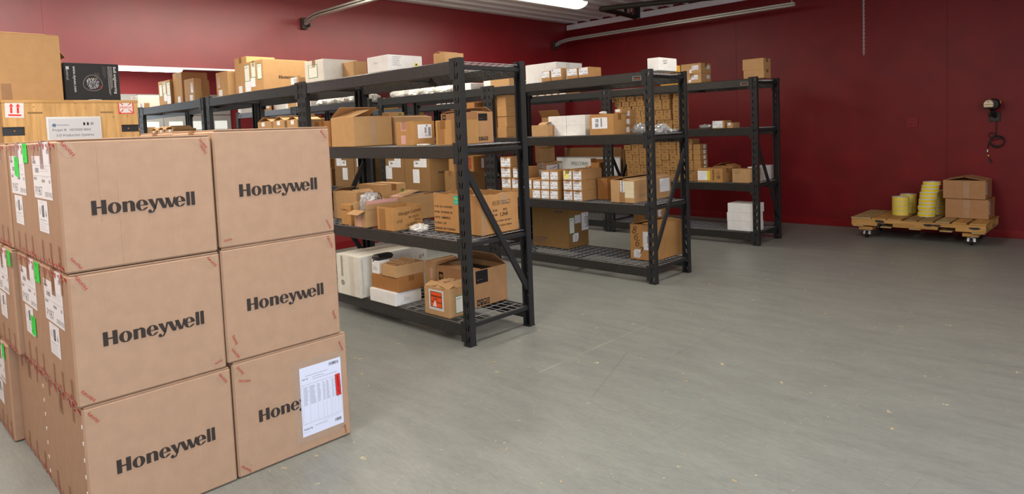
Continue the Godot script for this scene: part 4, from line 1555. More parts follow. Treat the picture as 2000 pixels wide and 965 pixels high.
	# tracks of the removed door
	for s in [["galvanised door track ending over the third rack, strapped to the ceiling", 8.372, -3.24, 2.763], ["galvanised door track high on the end wall above the first rack", 3.935, -3.0, 2.745]]:
		var tr2 := thing("door_track", s[0], "door track", Vector3(s[1], s[3], 0), 0.0, "overhead door tracks")
		var pts := [Vector3(0, 0, s[2]), Vector3(0, 0, -6.72), Vector3(0, -0.006, -6.86), Vector3(0, -0.025, -6.98), Vector3(0, -0.055, -7.07)]
		b = MB.new()
		for k in pts.size() - 1:
			b.bar(pts[k] + Vector3(0, 0.024, 0), pts[k + 1] + Vector3(0, 0.024, 0), 0.046, 0.004)
			b.bar(pts[k] + Vector3(0.021, 0, 0), pts[k + 1] + Vector3(0.021, 0, 0), 0.004, 0.05)
			b.bar(pts[k] + Vector3(0, -0.024, 0), pts[k + 1] + Vector3(0, -0.024, 0), 0.046, 0.004)
			b.bar(pts[k] + Vector3(-0.021, 0.015, 0), pts[k + 1] + Vector3(-0.021, 0.015, 0), 0.004, 0.02)
			b.bar(pts[k] + Vector3(-0.021, -0.016, 0), pts[k + 1] + Vector3(-0.021, -0.016, 0), 0.004, 0.016)
		obj("rail", b.mesh(), M.track, tr2)
		b = MB.new()
		b.chbox(Vector3(0.0, -0.06, -7.105), Vector3(0.07, 0.13, 0.036), 0.003)
		b.chbox(Vector3(0.03, -0.05, -7.07), Vector3(0.008, 0.11, 0.09), 0.002)
		obj("wall_bracket", b.mesh(), M.darkpipe, tr2)
		b = MB.new()
		b.bar(Vector3(0.0, 0.02, s[2] - 0.03), Vector3(0.0, CEIL - s[3], s[2] - 0.03), 0.03, 0.004)
		obj("strap", b.mesh(), M.track, tr2)
	# dark pipes under the ceiling
	var pp := thing("ceiling_pipe", "dark bent pipe hung under the ribbed ceiling above the third rack", "pipe", Vector3(7.38, 2.94, -5.42))
	b = MB.new()
	b.tube([Vector3(0, 0, 0), Vector3(0.32, 0.01, 0.62), Vector3(0.78, 0.01, 1.50)], 0.034, 12)
	obj("long_pipe", b.mesh(), M.darkpipe, pp)
	b = MB.new()
	b.tube([Vector3(-0.01, -0.005, 0), Vector3(0.35, -0.02, 0.02), Vector3(0.76, -0.05, 0.03)], 0.032, 12)
	obj("short_pipe", b.mesh(), M.black, pp)
	b = MB.new()
	b.chbox(Vector3(0.80, 0.03, 0.03), Vector3(0.05, 0.18, 0.10), 0.004)
	b.bar(Vector3(0.55, 0, 0.02), Vector3(0.55, 0.14, 0.02), 0.03, 0.03)
	obj("hanger", b.mesh(), M.black, pp)
	b = MB.new()
	for e in [0.60, 0.70]:
		b.tube([Vector3(e, -0.02, 0.04), Vector3(e + 0.01, 0.05, 0.05), Vector3(e + 0.03, 0.10, 0.03)], 0.008, 6)
	obj("cable", b.mesh(), plain(Color8(150, 60, 36), 0.5), pp)
	# pull chain
	var ch := MB.new()
	var n := 46
	for k in n:
		var y := 2.075 + k * 0.0213
		var ring := []
		for j in 13:
			var a := TAU * j / 12.0
			var e := Vector3(cos(a) * 0.0085, sin(a) * 0.0155, 0)
			ring.append(Vector3(0, y, 0) + (e if k % 2 == 0 else Vector3(0, e.y, e.x)))
		ch.tube(ring, 0.0032, 5, false)
	var co := obj("pull_chain", ch.mesh(), M.zinc, self, Vector3(8.42, 0, -2.474))
	tag(co, "bright metal pull chain hanging in front of the red wall", "chain")
	# painted-over outlet
	var ol := thing("wall_outlet", "double outlet plate painted red on the right wall above the loaded pallet", "outlet", Vector3(WALL_X, 1.206, -2.055))
	b = MB.new()
	b.chbox(Vector3(-0.003, 0.06, 0), Vector3(0.006, 0.120, 0.116), 0.003)
	obj("cover_plate", b.mesh(), M.red_trim, ol)
	for s in [-1.0, 1.0]:
		for y in [0.04, 0.08]:
			b = MB.new()
			b.chbox(Vector3(-0.007, y, s * 0.024), Vector3(0.004, 0.026, 0.030), 0.004)
			obj("socket", b.mesh(), M.red_trim, ol)
		b = MB.new()
		b.lathe([Vector2(0.004, 0), Vector2(0, 0.002)], 8, Basis(Vector3(0, 0, 1), PI / 2), Vector3(-0.006, 0.06, s * 0.024))
		obj("screw", b.mesh(), M.bolt, ol)

func build_scanner() -> void:
	var t := thing("barcode_scanner", "cream and black hand scanner held in a stand on the red wall", "scanner", Vector3(WALL_X, 1.246, -1.277))
	var b := MB.new()
	b.chbox(Vector3(-0.004, 0.052, 0), Vector3(0.008, 0.105, 0.10), 0.003)
	obj("mounting_plate", b.mesh(), M.black, t)
	b = MB.new()
	b.tube([Vector3(-0.01, 0.06, 0.0), Vector3(-0.05, 0.08, -0.005), Vector3(-0.075, 0.13, -0.008)], 0.020, 12)
	b.tube([Vector3(-0.03, 0.075, -0.05), Vector3(-0.035, 0.078, 0.01)], 0.014, 10)
	obj("stand", b.mesh(), M.rubber, t)
	b = MB.new()
	b.lathe([Vector2(0, -0.055), Vector2(0.045, -0.05), Vector2(0.062, -0.02), Vector2(0.062, 0.02), Vector2(0.05, 0.045), Vector2(0, 0.055)], 24, Basis(Vector3(0, 0, 1), PI / 2), Vector3(-0.085, 0.185, 0.0))
	obj("cradle", b.mesh(), M.rubber, t)
	b = MB.new()   # rounded head
	var r := []
	for k in 13:
		var a := PI * k / 12.0
		r.append(Vector2(cos(a) * 0.042, sin(a) * 0.045))
	for k in 12:
		b.quad_out(Vector3(-0.185, 0.185 + r[k].y, -0.03 + r[k].x), Vector3(-0.115, 0.19 + r[k].y * 1.1, -0.03 + r[k].x), Vector3(-0.115, 0.19 + r[k + 1].y * 1.1, -0.03 + r[k + 1].x), Vector3(-0.185, 0.185 + r[k + 1].y, -0.03 + r[k + 1].x), Vector3(0, r[k].y + 0.01, r[k].x))
		b.tri_out(Vector3(-0.185, 0.185 + r[k].y, -0.03 + r[k].x), Vector3(-0.185, 0.185 + r[k + 1].y, -0.03 + r[k + 1].x), Vector3(-0.192, 0.19, -0.03), Vector3.LEFT)
	b.chbox(Vector3(-0.15, 0.172, -0.03), Vector3(0.07, 0.030, 0.084), 0.006)
	obj("head", b.mesh(), M.cream, t)
	b = MB.new()
	b.chbox(Vector3(-0.152, 0.150, -0.03), Vector3(0.066, 0.014, 0.076), 0.004)
	obj("window_lip", b.mesh(), M.black, t)
	b = MB.new()
	b.chbox(Vector3(-0.189, 0.215, -0.03), Vector3(0.003, 0.008, 0.02), 0.001)
	obj("logo_mark", b.mesh(), plain(Color8(50, 80, 190), 0.5), t)
	b = MB.new()
	b.chbox(Vector3(-0.085, 0.205, 0.061), Vector3(0.03, 0.03, 0.004), 0.001)
	obj("sticker", b.mesh(), M.tag_yellow, t)
	b = MB.new()
	for y in [0.03, 0.055]:
		b.lathe([Vector2(0.005, 0), Vector2(0, 0.003)], 8, Basis(Vector3(0, 0, 1), PI / 2), Vector3(-0.008, y, -0.024))
		b.lathe([Vector2(0.005, 0), Vector2(0, 0.003)], 8, Basis(Vector3(0, 0, 1), PI / 2), Vector3(-0.008, y, 0.026))
	obj("screws", b.mesh(), M.bolt, t)
	# the coiled lead
	var pts := [Vector3(-0.012, 0.0, 0.014), Vector3(-0.014, -0.06, 0.014), Vector3(-0.016, -0.13, 0.012)]
	for k in 15:   # small loop
		var a := TAU * k / 14.0 + 0.3
		pts.append(Vector3(-0.02, -0.140 + sin(a) * 0.026, -0.022 + cos(a) * 0.028))
	for k in 66:   # four big turns
		var a := TAU * 4.0 * k / 65.0 + 0.6
		var q := 1.0 + 0.07 * sin(k * 0.5)
		pts.append(Vector3(-0.018 - 0.009 * (k % 9) / 9.0, -0.210 + sin(a) * 0.058 * q + 0.006 * sin(a * 0.27), 0.024 + cos(a) * 0.062 * q))
	pts.append_array([Vector3(-0.02, -0.20, -0.035), Vector3(-0.016, -0.25, -0.056), Vector3(-0.012, -0.31, -0.062), Vector3(-0.012, -0.37, -0.052), Vector3(-0.012, -0.41, -0.036)])
	b = MB.new()
	b.tube(pts, 0.0038, 7)
	var cord := obj("cord", b.mesh(), M.rubber, t)
	b = MB.new()
	b.tube([Vector3(-0.012, -0.41, -0.036), Vector3(-0.012, -0.44, -0.026)], 0.008, 8)
	obj("plug", b.mesh(), M.black, cord)
	b = MB.new()
	b.tube([Vector3(-0.0126, -0.295, -0.0615), Vector3(-0.0122, -0.325, -0.061)], 0.006, 8)
	obj("white_tag", b.mesh(), M.tag_white, cord)
	b = MB.new()
	b.tube([Vector3(-0.012, -0.350, -0.056), Vector3(-0.012, -0.372, -0.051)], 0.006, 8)
	obj("yellow_tag", b.mesh(), M.tag_yellow, cord)

func build_pallet() -> void:
	var top := 0.236
	var x0 := 7.99
	var x1 := 8.712
	var t := thing("rolling_pallet", "old wooden pallet on swivel casters standing against the red wall", "pallet", Vector3((x0 + x1) / 2, 0, -1.861))
	var w := x1 - x0
	rng.seed = 31
	for d in [[2.492, 2.289], [2.278, 2.139], [2.128, 1.993], [1.960, 1.842], [1.824, 1.694], [1.673, 1.547], [1.526, 1.404], [1.372, 1.23]]:
		var b := MB.new()
		b.chbox(Vector3(0, top - 0.008, 1.861 - (d[0] + d[1]) / 2), Vector3(w - rng.randf_range(0, 0.012), 0.016, d[0] - d[1]), 0.003)
		var o := obj("deck_board", b.mesh(), [M.wood_old, M.wood_dark, M.wood_old, M.wood][rng.randi() % 4], t)
		o.position = Vector3(rng.randf_range(-0.006, 0.006), rng.randf_range(-0.002, 0.001), 0)
	for k in 3:
		var b := MB.new()
		var x := -w / 2 + 0.02 + (w - 0.04) * k / 2.0
		var l := 1.252
		b.chbox(Vector3(x, top - 0.036, 0), Vector3(0.036, 0.040, l), 0.002)
		for p in [[-l / 2 + 0.13, 0.26], [0.0, 0.42], [l / 2 - 0.13, 0.26]]:
			b.chbox(Vector3(x, top - 0.072, p[0]), Vector3(0.036, 0.036, p[1]), 0.002)
		obj("stringer", b.mesh(), M.wood, t)
	for k in 5:
		var b := MB.new()
		b.chbox(Vector3(0, top - 0.098, -0.56 + 0.28 * k), Vector3(w, 0.014, 0.11), 0.003)
		obj("bottom_board", b.mesh(), M.wood_old, t)
	var sb := MB.new()   # spray-paint smudges on the front stringer
	for p in [[-0.33, 0.2, 0.11], [0.12, 0.19, 0.10], [0.20, 0.195, 0.07], [0.53, 0.185, 0.09]]:
		for k in 5:
			sb.lathe([Vector2(0.018, 0), Vector2(0, 0.0006)], 12, Basis(Vector3(0, 0, 1), PI / 2).scaled(Vector3(1, 0.55, p[2] / 0.05)), Vector3(-w / 2 + 0.0018, p[1] + rng.randf_range(-0.008, 0.008), p[0] + rng.randf_range(-0.02, 0.02)))
	obj("paint_smudge", sb.mesh(), plain(Color8(44, 42, 44), 0.8), t)
	for sx in [-1.0, 1.0]:
		for sz in [-1.0, 1.0]:
			var bx: float = sx * (w / 2 - 0.10)
			var bz: float = sz * 0.49
			var b := MB.new()
			b.chbox(Vector3(bx, top - 0.124, bz), Vector3(0.14, 0.038, 0.14), 0.003)
			obj("wood_block", b.mesh(), M.wood, t)
			var c := MB.new()
			c.chbox(Vector3(bx, 0.091, bz), Vector3(0.075, 0.004, 0.075), 0.001)
			c.lathe([Vector2(0.022, 0), Vector2(0.022, 0.014), Vector2(0, 0.014)], 14, Basis.IDENTITY, Vector3(bx, 0.077, bz))
			for s in [-1.0, 1.0]:
				c.bar(Vector3(bx - 0.002, 0.085, bz + s * 0.019), Vector3(bx - 0.016, 0.038, bz + s * 0.019), 0.036, 0.003)
			var fork := obj("caster_fork", c.mesh(), M.zinc, t)
			c = MB.new()
			c.lathe([Vector2(0, -0.013), Vector2(0.030, -0.013), Vector2(0.037, -0.008), Vector2(0.037, 0.008), Vector2(0.030, 0.013), Vector2(0, 0.013)], 22, Basis(Vector3.RIGHT, PI / 2), Vector3(bx - 0.018, 0.037, bz))
			obj("wheel", c.mesh(), M.rubber, fork)
	for k in 2:
		box("pallet_carton", "tan carton %s" % ["with a closed lid, lower of two on the rolling pallet", "with a gaping arched lid, upper of two on the rolling pallet"][k], "box", "", Vector3(8.505 - 0.008 * k, top + 0.003 + 0.207 * k, -1.458 - 0.022 * k), Vector3(0.35, 0.205 - 0.01 * k, 0.386 - 0.006 * k), 0, "kraft", ["closed", "torn_gap"][k], k == 0, [["R", -0.13, 0.115, 0.055, 0.135, "ship_label", 0], ["L", 0.0, 0.15, 0.06, 0.09, "tape_clear", 0], ["L", 0.0, 0.05, 0.05, 0.09, "tape_clear", 0]] if k == 0 else [["R", -0.13, 0.115, 0.055, 0.130, "ship_label", 0], ["L", 0.02, 0.1, 0.05, 0.17, "tape_clear", 0]])
	# rolls of label stock
	var roll := func(label: String, x: float, y: float, a: float, r: float, h: float, wide: bool) -> void:
		var o := thing("tape_roll", label, "roll", Vector3(x, y, -a), rng.randf_range(0, 360), "rolls of yellow label stock")
		var b := MB.new()
		var core := 0.038
		b.lathe([Vector2(core, 0.001), Vector2(r, 0.001), Vector2(r, h - 0.001), Vector2(core, h - 0.001), Vector2(core, 0.001)], 40)
		obj("core_and_edge", b.mesh(), M.roll_white, o)
		b = MB.new()
		if wide:
			for k in 36:
				var a0 := TAU * k / 36.0
				var a1 := a0 + TAU / 36.0 * 0.82
				b.quad_out(Vector3(cos(a0), 0, sin(a0)) * (r + 0.0006) + Vector3(0, 0.003, 0), Vector3(cos(a1), 0, sin(a1)) * (r + 0.0006) + Vector3(0, 0.003, 0), Vector3(cos(a1), 0, sin(a1)) * (r + 0.0006) + Vector3(0, h - 0.004, 0), Vector3(cos(a0), 0, sin(a0)) * (r + 0.0006) + Vector3(0, h - 0.004, 0), Vector3(cos(a0), 0, sin(a0)))
		else:
			b.lathe([Vector2(r + 0.0007, h * 0.22), Vector2(r + 0.0007, h * 0.80)], 40)
		obj("label_band", b.mesh(), M.roll_yellow, o)
	var ords := ["bottom", "second", "third", "fourth", "fifth", "sixth", "seventh", "eighth", "ninth", "topmost"]
	for k in 4:
		roll.call("wide yellow roll, %s from below in the short front stack on the pallet" % ords[k], 8.37, top + k * 0.052, 2.088, 0.084, 0.052, true)
		roll.call("wide yellow roll, %s from below in the short stack against the wall" % ords[k], 8.59, top + k * 0.054, 2.063, 0.084, 0.054, true)
	for k in 10:
		roll.call("narrow white-edged yellow roll, %s from below in the tall front stack" % ords[k], 8.37 + 0.004 * sin(k * 2.0), top + k * 0.0385, 1.833 - 0.0006 * k * k + 0.003 * cos(k * 3.0), 0.084, 0.038, false)
	for k in 7:
		roll.call("narrow yellow roll, %s from below in the stack behind the tall one" % ords[k], 8.60, top + k * 0.0385, 1.79, 0.084, 0.038, false)

func build_crate() -> void:
	var w := 0.70
	var h := 1.655
	var d := 0.80
	var t := thing("plywood_crate", "tall plywood shipping crate with red arrow and fragile stickers behind the cartons", "crate", Vector3(0.70 + w / 2, 0, -4.70 - d / 2))
	var fz := d / 2
	# front board with two slots and two corner cut-outs, drawn as a polygon
	var poly := PackedVector2Array([Vector2(-w / 2, 0), Vector2(w / 2, 0), Vector2(w / 2, h - 0.20), Vector2(w / 2 - 0.10, h - 0.20), Vector2(w / 2 - 0.10, h - 0.155), Vector2(w / 2, h - 0.155), Vector2(w / 2, h - 0.018), Vector2(-w / 2, h - 0.018), Vector2(-w / 2, h - 0.155), Vector2(-w / 2 + 0.10, h - 0.155), Vector2(-w / 2 + 0.10, h - 0.205), Vector2(-w / 2, h - 0.205)])
	var b := MB.new()
	var tri := Geometry2D.triangulate_polygon(poly)
	for z in [fz, fz - 0.018]:
		for k in range(0, tri.size(), 3):
			b.tri_out(Vector3(poly[tri[k]].x, poly[tri[k]].y, z), Vector3(poly[tri[k + 1]].x, poly[tri[k + 1]].y, z), Vector3(poly[tri[k + 2]].x, poly[tri[k + 2]].y, z), Vector3(0, 0, 1.0 if z == fz else -1.0))
	for k in poly.size():
		var p := poly[k]
		var q := poly[(k + 1) % poly.size()]
		b.quad_out(Vector3(p.x, p.y, fz), Vector3(q.x, q.y, fz), Vector3(q.x, q.y, fz - 0.018), Vector3(p.x, p.y, fz - 0.018), Vector3(q.y - p.y, p.x - q.x, 0))
	obj("front_board", b.mesh(), M.ply, t)
	for s in [[Vector3(-w / 2 + 0.009, h / 2, -0.01), Vector3(0.018, h - 0.04, d - 0.04)], [Vector3(w / 2 - 0.009, h / 2, -0.01), Vector3(0.018, h - 0.04, d - 0.04)], [Vector3(0, h / 2, -d / 2 + 0.009), Vector3(w - 0.04, h - 0.04, 0.018)]]:
		b = MB.new()
		b.chbox(s[0], s[1], 0.001)
		obj("side_board", b.mesh(), M.ply, t)
	b = MB.new()
	b.chbox(Vector3(0, h - 0.009, 0), Vector3(w + 0.006, 0.018, d + 0.006), 0.0015)
	obj("lid", b.mesh(), M.ply_edge, t)
	for s in [-1.0, 1.0]:
		b = MB.new()
		b.chbox(Vector3(s * (w / 2 - 0.05), h - 0.178, fz - 0.022), Vector3(0.105, 0.054, 0.006), 0.001)
		var k := obj("steel_bracket", b.mesh(), M.black, t)
		b = MB.new()
		b.lathe([Vector2(0.005, 0), Vector2(0, 0.004)], 8, Basis(Vector3.RIGHT, PI / 2), Vector3(s * (w / 2 - 0.055), h - 0.178, fz - 0.019))
		obj("screw", b.mesh(), plain(Color8(196, 150, 70), 0.3, 0.8), k)
		b = MB.new()   # routed grips, left as shallow grooves
		b.chbox(Vector3(s * 0.185 - 0.01, h - 0.075, fz + 0.0002), Vector3(0.072, 0.010, 0.003), 0.0014)
		obj("grip_groove", b.mesh(), M.wood_dark, t)
	b = MB.new()
	for p in [[-0.20, 0.04], [-0.225, 0.075], [0.01, 0.02], [0.06, 0.05], [0.29, 0.10], [-0.14, 0.11], [0.21, 0.105]]:
		b.lathe([Vector2(0.004, 0), Vector2(0, 0.0006)], 8, Basis(Vector3.RIGHT, PI / 2), Vector3(p[0], h - p[1], fz))
	obj("knots", b.mesh(), M.wood_dark, t)
	var size := Vector3(w, h, d)
	sticker(t, size, "R", -0.292, h - 0.058, 0.088, 0.088, "up_arrows", 1.0, -2)
	sticker(t, size, "R", 0.283, h - 0.046, 0.086, 0.080, "fragile", 1.0, 1)
	var p := thing("document_pouch", "crinkled clear document pouch with printed sheet on the plywood crate", "pouch", Vector3(1.045, h - 0.28, -4.70 + 0.006))
	b = MB.new()
	b.chbox(Vector3(0, 0.065, 0), Vector3(0.285, 0.23, 0.006), 0.003)
	obj("sleeve", b.mesh(), M.bag_white, p)
	var o := obj("printed_sheet", print_mesh("pouch_print"), M.print, p)
	o.transform = Transform3D(Basis.from_scale(Vector3(0.262, 0.20, 1)), Vector3(0, 0.068, 0.0042))
	# on the crate
	var bx := box("tall_carton", "very large tan carton with an open flap standing on the plywood crate", "box", "", Vector3(0.745, h, -5.03), Vector3(0.56, 0.395, 0.46), 0, "golden", "closed", false, [["R", -0.0, 0.05, 0.05, 0.10, "tape_brown", 0]])
	flap(bx, Vector3(0.56, 0.33, 0.30), "R", 232.0, 0.07, M.golden)
	flap(bx, Vector3(0.56, 0.397, 0.46), "B", 20.0, 0.14, M.golden)
	var dk := box("black_carton", "black printed carton with a round machine picture standing on the plywood crate", "box", "", Vector3(1.195, h, -4.96), Vector3(0.305, 0.238, 0.24), 0, "dark_box", "closed", false, [])
	sticker(dk, Vector3(0.305, 0.238, 0.24), "R", 0, 0.119, 0.300, 0.230, "machine_print", 0.5)
	lump("crumpled_wrap", "scrap of white film lying before the black carton on the crate", "film", Vector3(1.19, h, -4.80), Vector3(0.10, 0.014, 0.05), 5, M.bag_white)

func build_front_stack() -> void:
	var q := [
		["R", -0.222, 0.432, 0.085, 0.024, "red_word_short", 128], ["R", 0.232, 0.435, 0.05, 0.02, "red_word_short", 128], ["R", 0.238, 0.402, 0.045, 0.018, "red_word_short", 120], ["R", -0.240, 0.030, 0.06, 0.02, "red_word_short", 128]]
	big_carton("top front carton at the left of the stack, dark lettering, creased down the middle", Vector3(0.530, 0.942, -2.655), Vector3(0.512, 0.458, 0.435), true, true, q, [[-0.075, 0.155, 0.30, 0.010], [-0.135, 0.30, 0.27, 0.006]])
	big_carton("top front carton at the right of the stack with dark lettering", Vector3(1.050, 0.948, -2.657), Vector3(0.512, 0.470, 0.435), true, false, [["R", 0.238, 0.44, 0.05, 0.02, "red_word_short", 128], ["R", 0.240, 0.035, 0.05, 0.02, "red_word_short", 118], ["R", -0.235, 0.02, 0.04, 0.018, "red_word_short", 10]])
	big_carton("middle front carton at the left of the stack with battery notice on its side", Vector3(0.533, 0.472, -2.655), Vector3(0.512, 0.466, 0.435), true, true, [["R", -0.218, 0.44, 0.075, 0.024, "red_word_short", 122], ["R", 0.238, 0.43, 0.06, 0.020, "red_word_short", 130], ["R", -0.232, 0.035, 0.07, 0.022, "red_word_short", 132], ["R", 0.24, 0.02, 0.035, 0.018, "red_word_short", 20]])
	big_carton("middle front carton at the right of the stack with red-lettered tape at its edge", Vector3(1.050, 0.482, -2.657), Vector3(0.514, 0.464, 0.435), true, false, [["R", 0.235, 0.42, 0.075, 0.022, "red_word_short", 112], ["R", 0.242, 0.09, 0.05, 0.02, "red_word_short", 108], ["R", -0.225, 0.09, 0.05, 0.022, "red_word_short", 112], ["R", -0.236, 0.035, 0.06, 0.02, "red_word_short", 124]])
	var stapled := big_carton("bottom front carton at the left of the stack, unlabelled side, standing on the floor", Vector3(0.543, 0.002, -2.655), Vector3(0.514, 0.468, 0.625), true, false, [["R", -0.235, 0.425, 0.06, 0.022, "red_word_short", 128], ["R", 0.240, 0.43, 0.06, 0.02, "red_word_short", 124]], [])
	var pk := big_carton("bottom front carton at the right of the stack with white packing list", Vector3(1.064, 0.002, -2.657), Vector3(0.524, 0.478, 0.435), true, false, [["R", 0.243, 0.42, 0.06, 0.02, "red_word_short", 112], ["R", 0.244, 0.02, 0.05, 0.02, "red_word_short", 100], ["R", -0.232, 0.44, 0.05, 0.02, "red_word_short", 126], ["R", -0.215, 0.395, 0.06, 0.02, "red_word_short", -12], ["R", -0.235, 0.03, 0.06, 0.02, "red_word_short", -40]])
	var sz := Vector3(0.524, 0.478, 0.435)
	sticker(pk, sz, "R", 0.112, 0.222, 0.240, 0.362, "tape_clear", 0.0, 0)
	sticker(pk, sz, "R", 0.124, 0.220, 0.202, 0.306, "packing_sheet", 2.0, 0)
	sticker(pk, sz, "R", 0.206, 0.250, 0.024, 0.100, "packing_flag", 5.0, 2)
	# the second rank
	big_carton("second carton behind the top left front one, green slip and labels on its side", Vector3(0.530, 0.942, -3.095), Vector3(0.512, 0.458, 0.435), false, true, [["L", 0.165, 0.415, 0.085, 0.075, "green_slip", 0], ["L", -0.02, 0.36, 0.085, 0.08, "green_slip", -6]])
	big_carton("second carton behind the top right front one, only its lid showing", Vector3(1.050, 0.945, -3.095), Vector3(0.440, 0.478, 0.435), false, false)
	big_carton("second carton behind the middle left front one with two green slips", Vector3(0.533, 0.472, -3.095), Vector3(0.512, 0.466, 0.435), false, true, [["L", 0.18, 0.42, 0.085, 0.08, "green_slip", 0], ["L", 0.03, 0.18, 0.085, 0.08, "green_slip", 0]])
	big_carton("second carton behind the middle right front one, hidden by the stack", Vector3(1.050, 0.482, -3.095), Vector3(0.514, 0.46, 0.435), false, false)
	big_carton("bottom carton behind the unlabelled one with a stapled side seam", Vector3(0.545, 0.002, -3.284), Vector3(0.514, 0.466, 0.53), false, false)
	big_carton("bottom carton behind the packing list one, hidden by the stack", Vector3(1.064, 0.002, -3.095), Vector3(0.514, 0.478, 0.435), false, false)
	# the third rank starts a new pile, set a little to the left
	big_carton("top carton of the third rank with tape hanging down its side", Vector3(0.522, 0.945, -3.545), Vector3(0.512, 0.456, 0.435), false, false)
	big_carton("middle carton of the third rank with labels on its side", Vector3(0.512, 0.474, -3.545), Vector3(0.512, 0.466, 0.435), false, true, [["L", 0.19, 0.43, 0.07, 0.07, "green_slip", 0]])
	big_carton("bottom carton of the third rank with labels, jutting out to the left", Vector3(0.508, 0.002, -3.825), Vector3(0.512, 0.466, 0.37), false, true, [["L", 0.10, 0.42, 0.07, 0.07, "green_slip", 0]])
	big_carton("bottom carton of the fourth rank at the far left with labels", Vector3(0.500, 0.002, -4.205), Vector3(0.512, 0.466, 0.40), false, true)
	big_carton("middle carton of the fourth rank at the far left", Vector3(0.505, 0.474, -4.0), Vector3(0.512, 0.466, 0.43), false, true)
	# staples and white crumbs along the stapled seams of the lowest cartons
	var st := MB.new()
	for k in 7:
		st.chbox(Vector3(-0.2575, 0.04 + 0.06 * k, 0.300), Vector3(0.003, 0.014, 0.006), 0.001)
		st.chbox(Vector3(-0.2575, 0.04 + 0.06 * k, -0.300), Vector3(0.003, 0.014, 0.008), 0.001)
	obj("staples", st.mesh(), M.tag_white, stapled)

func build_small_walls() -> void:   # the piles of little alike cartons on the third rack
	var ords := ["first", "second", "third", "fourth", "fifth", "sixth", "seventh", "eighth", "ninth"]
	var first := thing("little_carton", "", "box", Vector3.ZERO, 0, "little alike cartons piled on the third rack")
	var s := Vector3(0.19, 0.0615, 0.099)
	obj("body", solid(s, 0.002), M.little, first)
	sticker(first, s, "L", 0, 0.031, 0.05, 0.034, "small_icons")
	rng.seed = 12
	var used := [false]
	var place := func(label: String, x: float, y: float, a: float) -> void:
		if used[0]:
			copy(first, label, Vector3(x, y, -a), rng.randf_range(-3, 3))
		else:
			used[0] = true
			first.position = Vector3(x, y, -a)
			first.set_meta("label", label)
	for col in 8:
		var a := 4.13 + col * 0.1035 + (0.012 if col > 0 else 0.0)
		for row in 7:
			var lean := (0.0035 * row * row) * (float(col) / 7.0)
			place.call("little tan carton of the upper wall, %s row up, %s column from the near end" % [ords[row], ords[col]], 7.155 + rng.randf_range(-0.008, 0.008) + 0.004 * (col % 2), LEVELS[2] + row * 0.0622, a + lean + (0.004 * row if col > 0 else -0.001 * row))
	for col in 9:
		var a := 3.985 + col * 0.1035
		for row in 8:
			if col == 8 and row > 6:
				continue
			place.call("little tan carton of the lower wall, %s row up, %s column from the near end" % [ords[row], ords[col]], 7.17 + rng.randf_range(-0.008, 0.008), LEVELS[1] + row * 0.0622, a + 0.005 * row * (0.3 + col / 9.0))
	# the near end: longer cartons that show white labels on their ends
	for k in 7:
		var y: float = LEVELS[1] + k * 0.0622
		var o := thing("end_label_carton", "little carton with white end label, %s from below at the lower wall end" % ["lowest", "second", "third", "fourth", "fifth", "sixth", "seventh"][k], "box", Vector3(7.15, y, -3.882 + (0.0 if k > 3 or k == 0 else 0.004)), 0, "end-labelled little cartons")
		var sz := Vector3(0.17, 0.0612, 0.09)
		obj("body", solid(sz, 0.002), M.little, o)
		sticker(o, sz, "R", 0.02, 0.031, 0.055, 0.042, "ship_label")

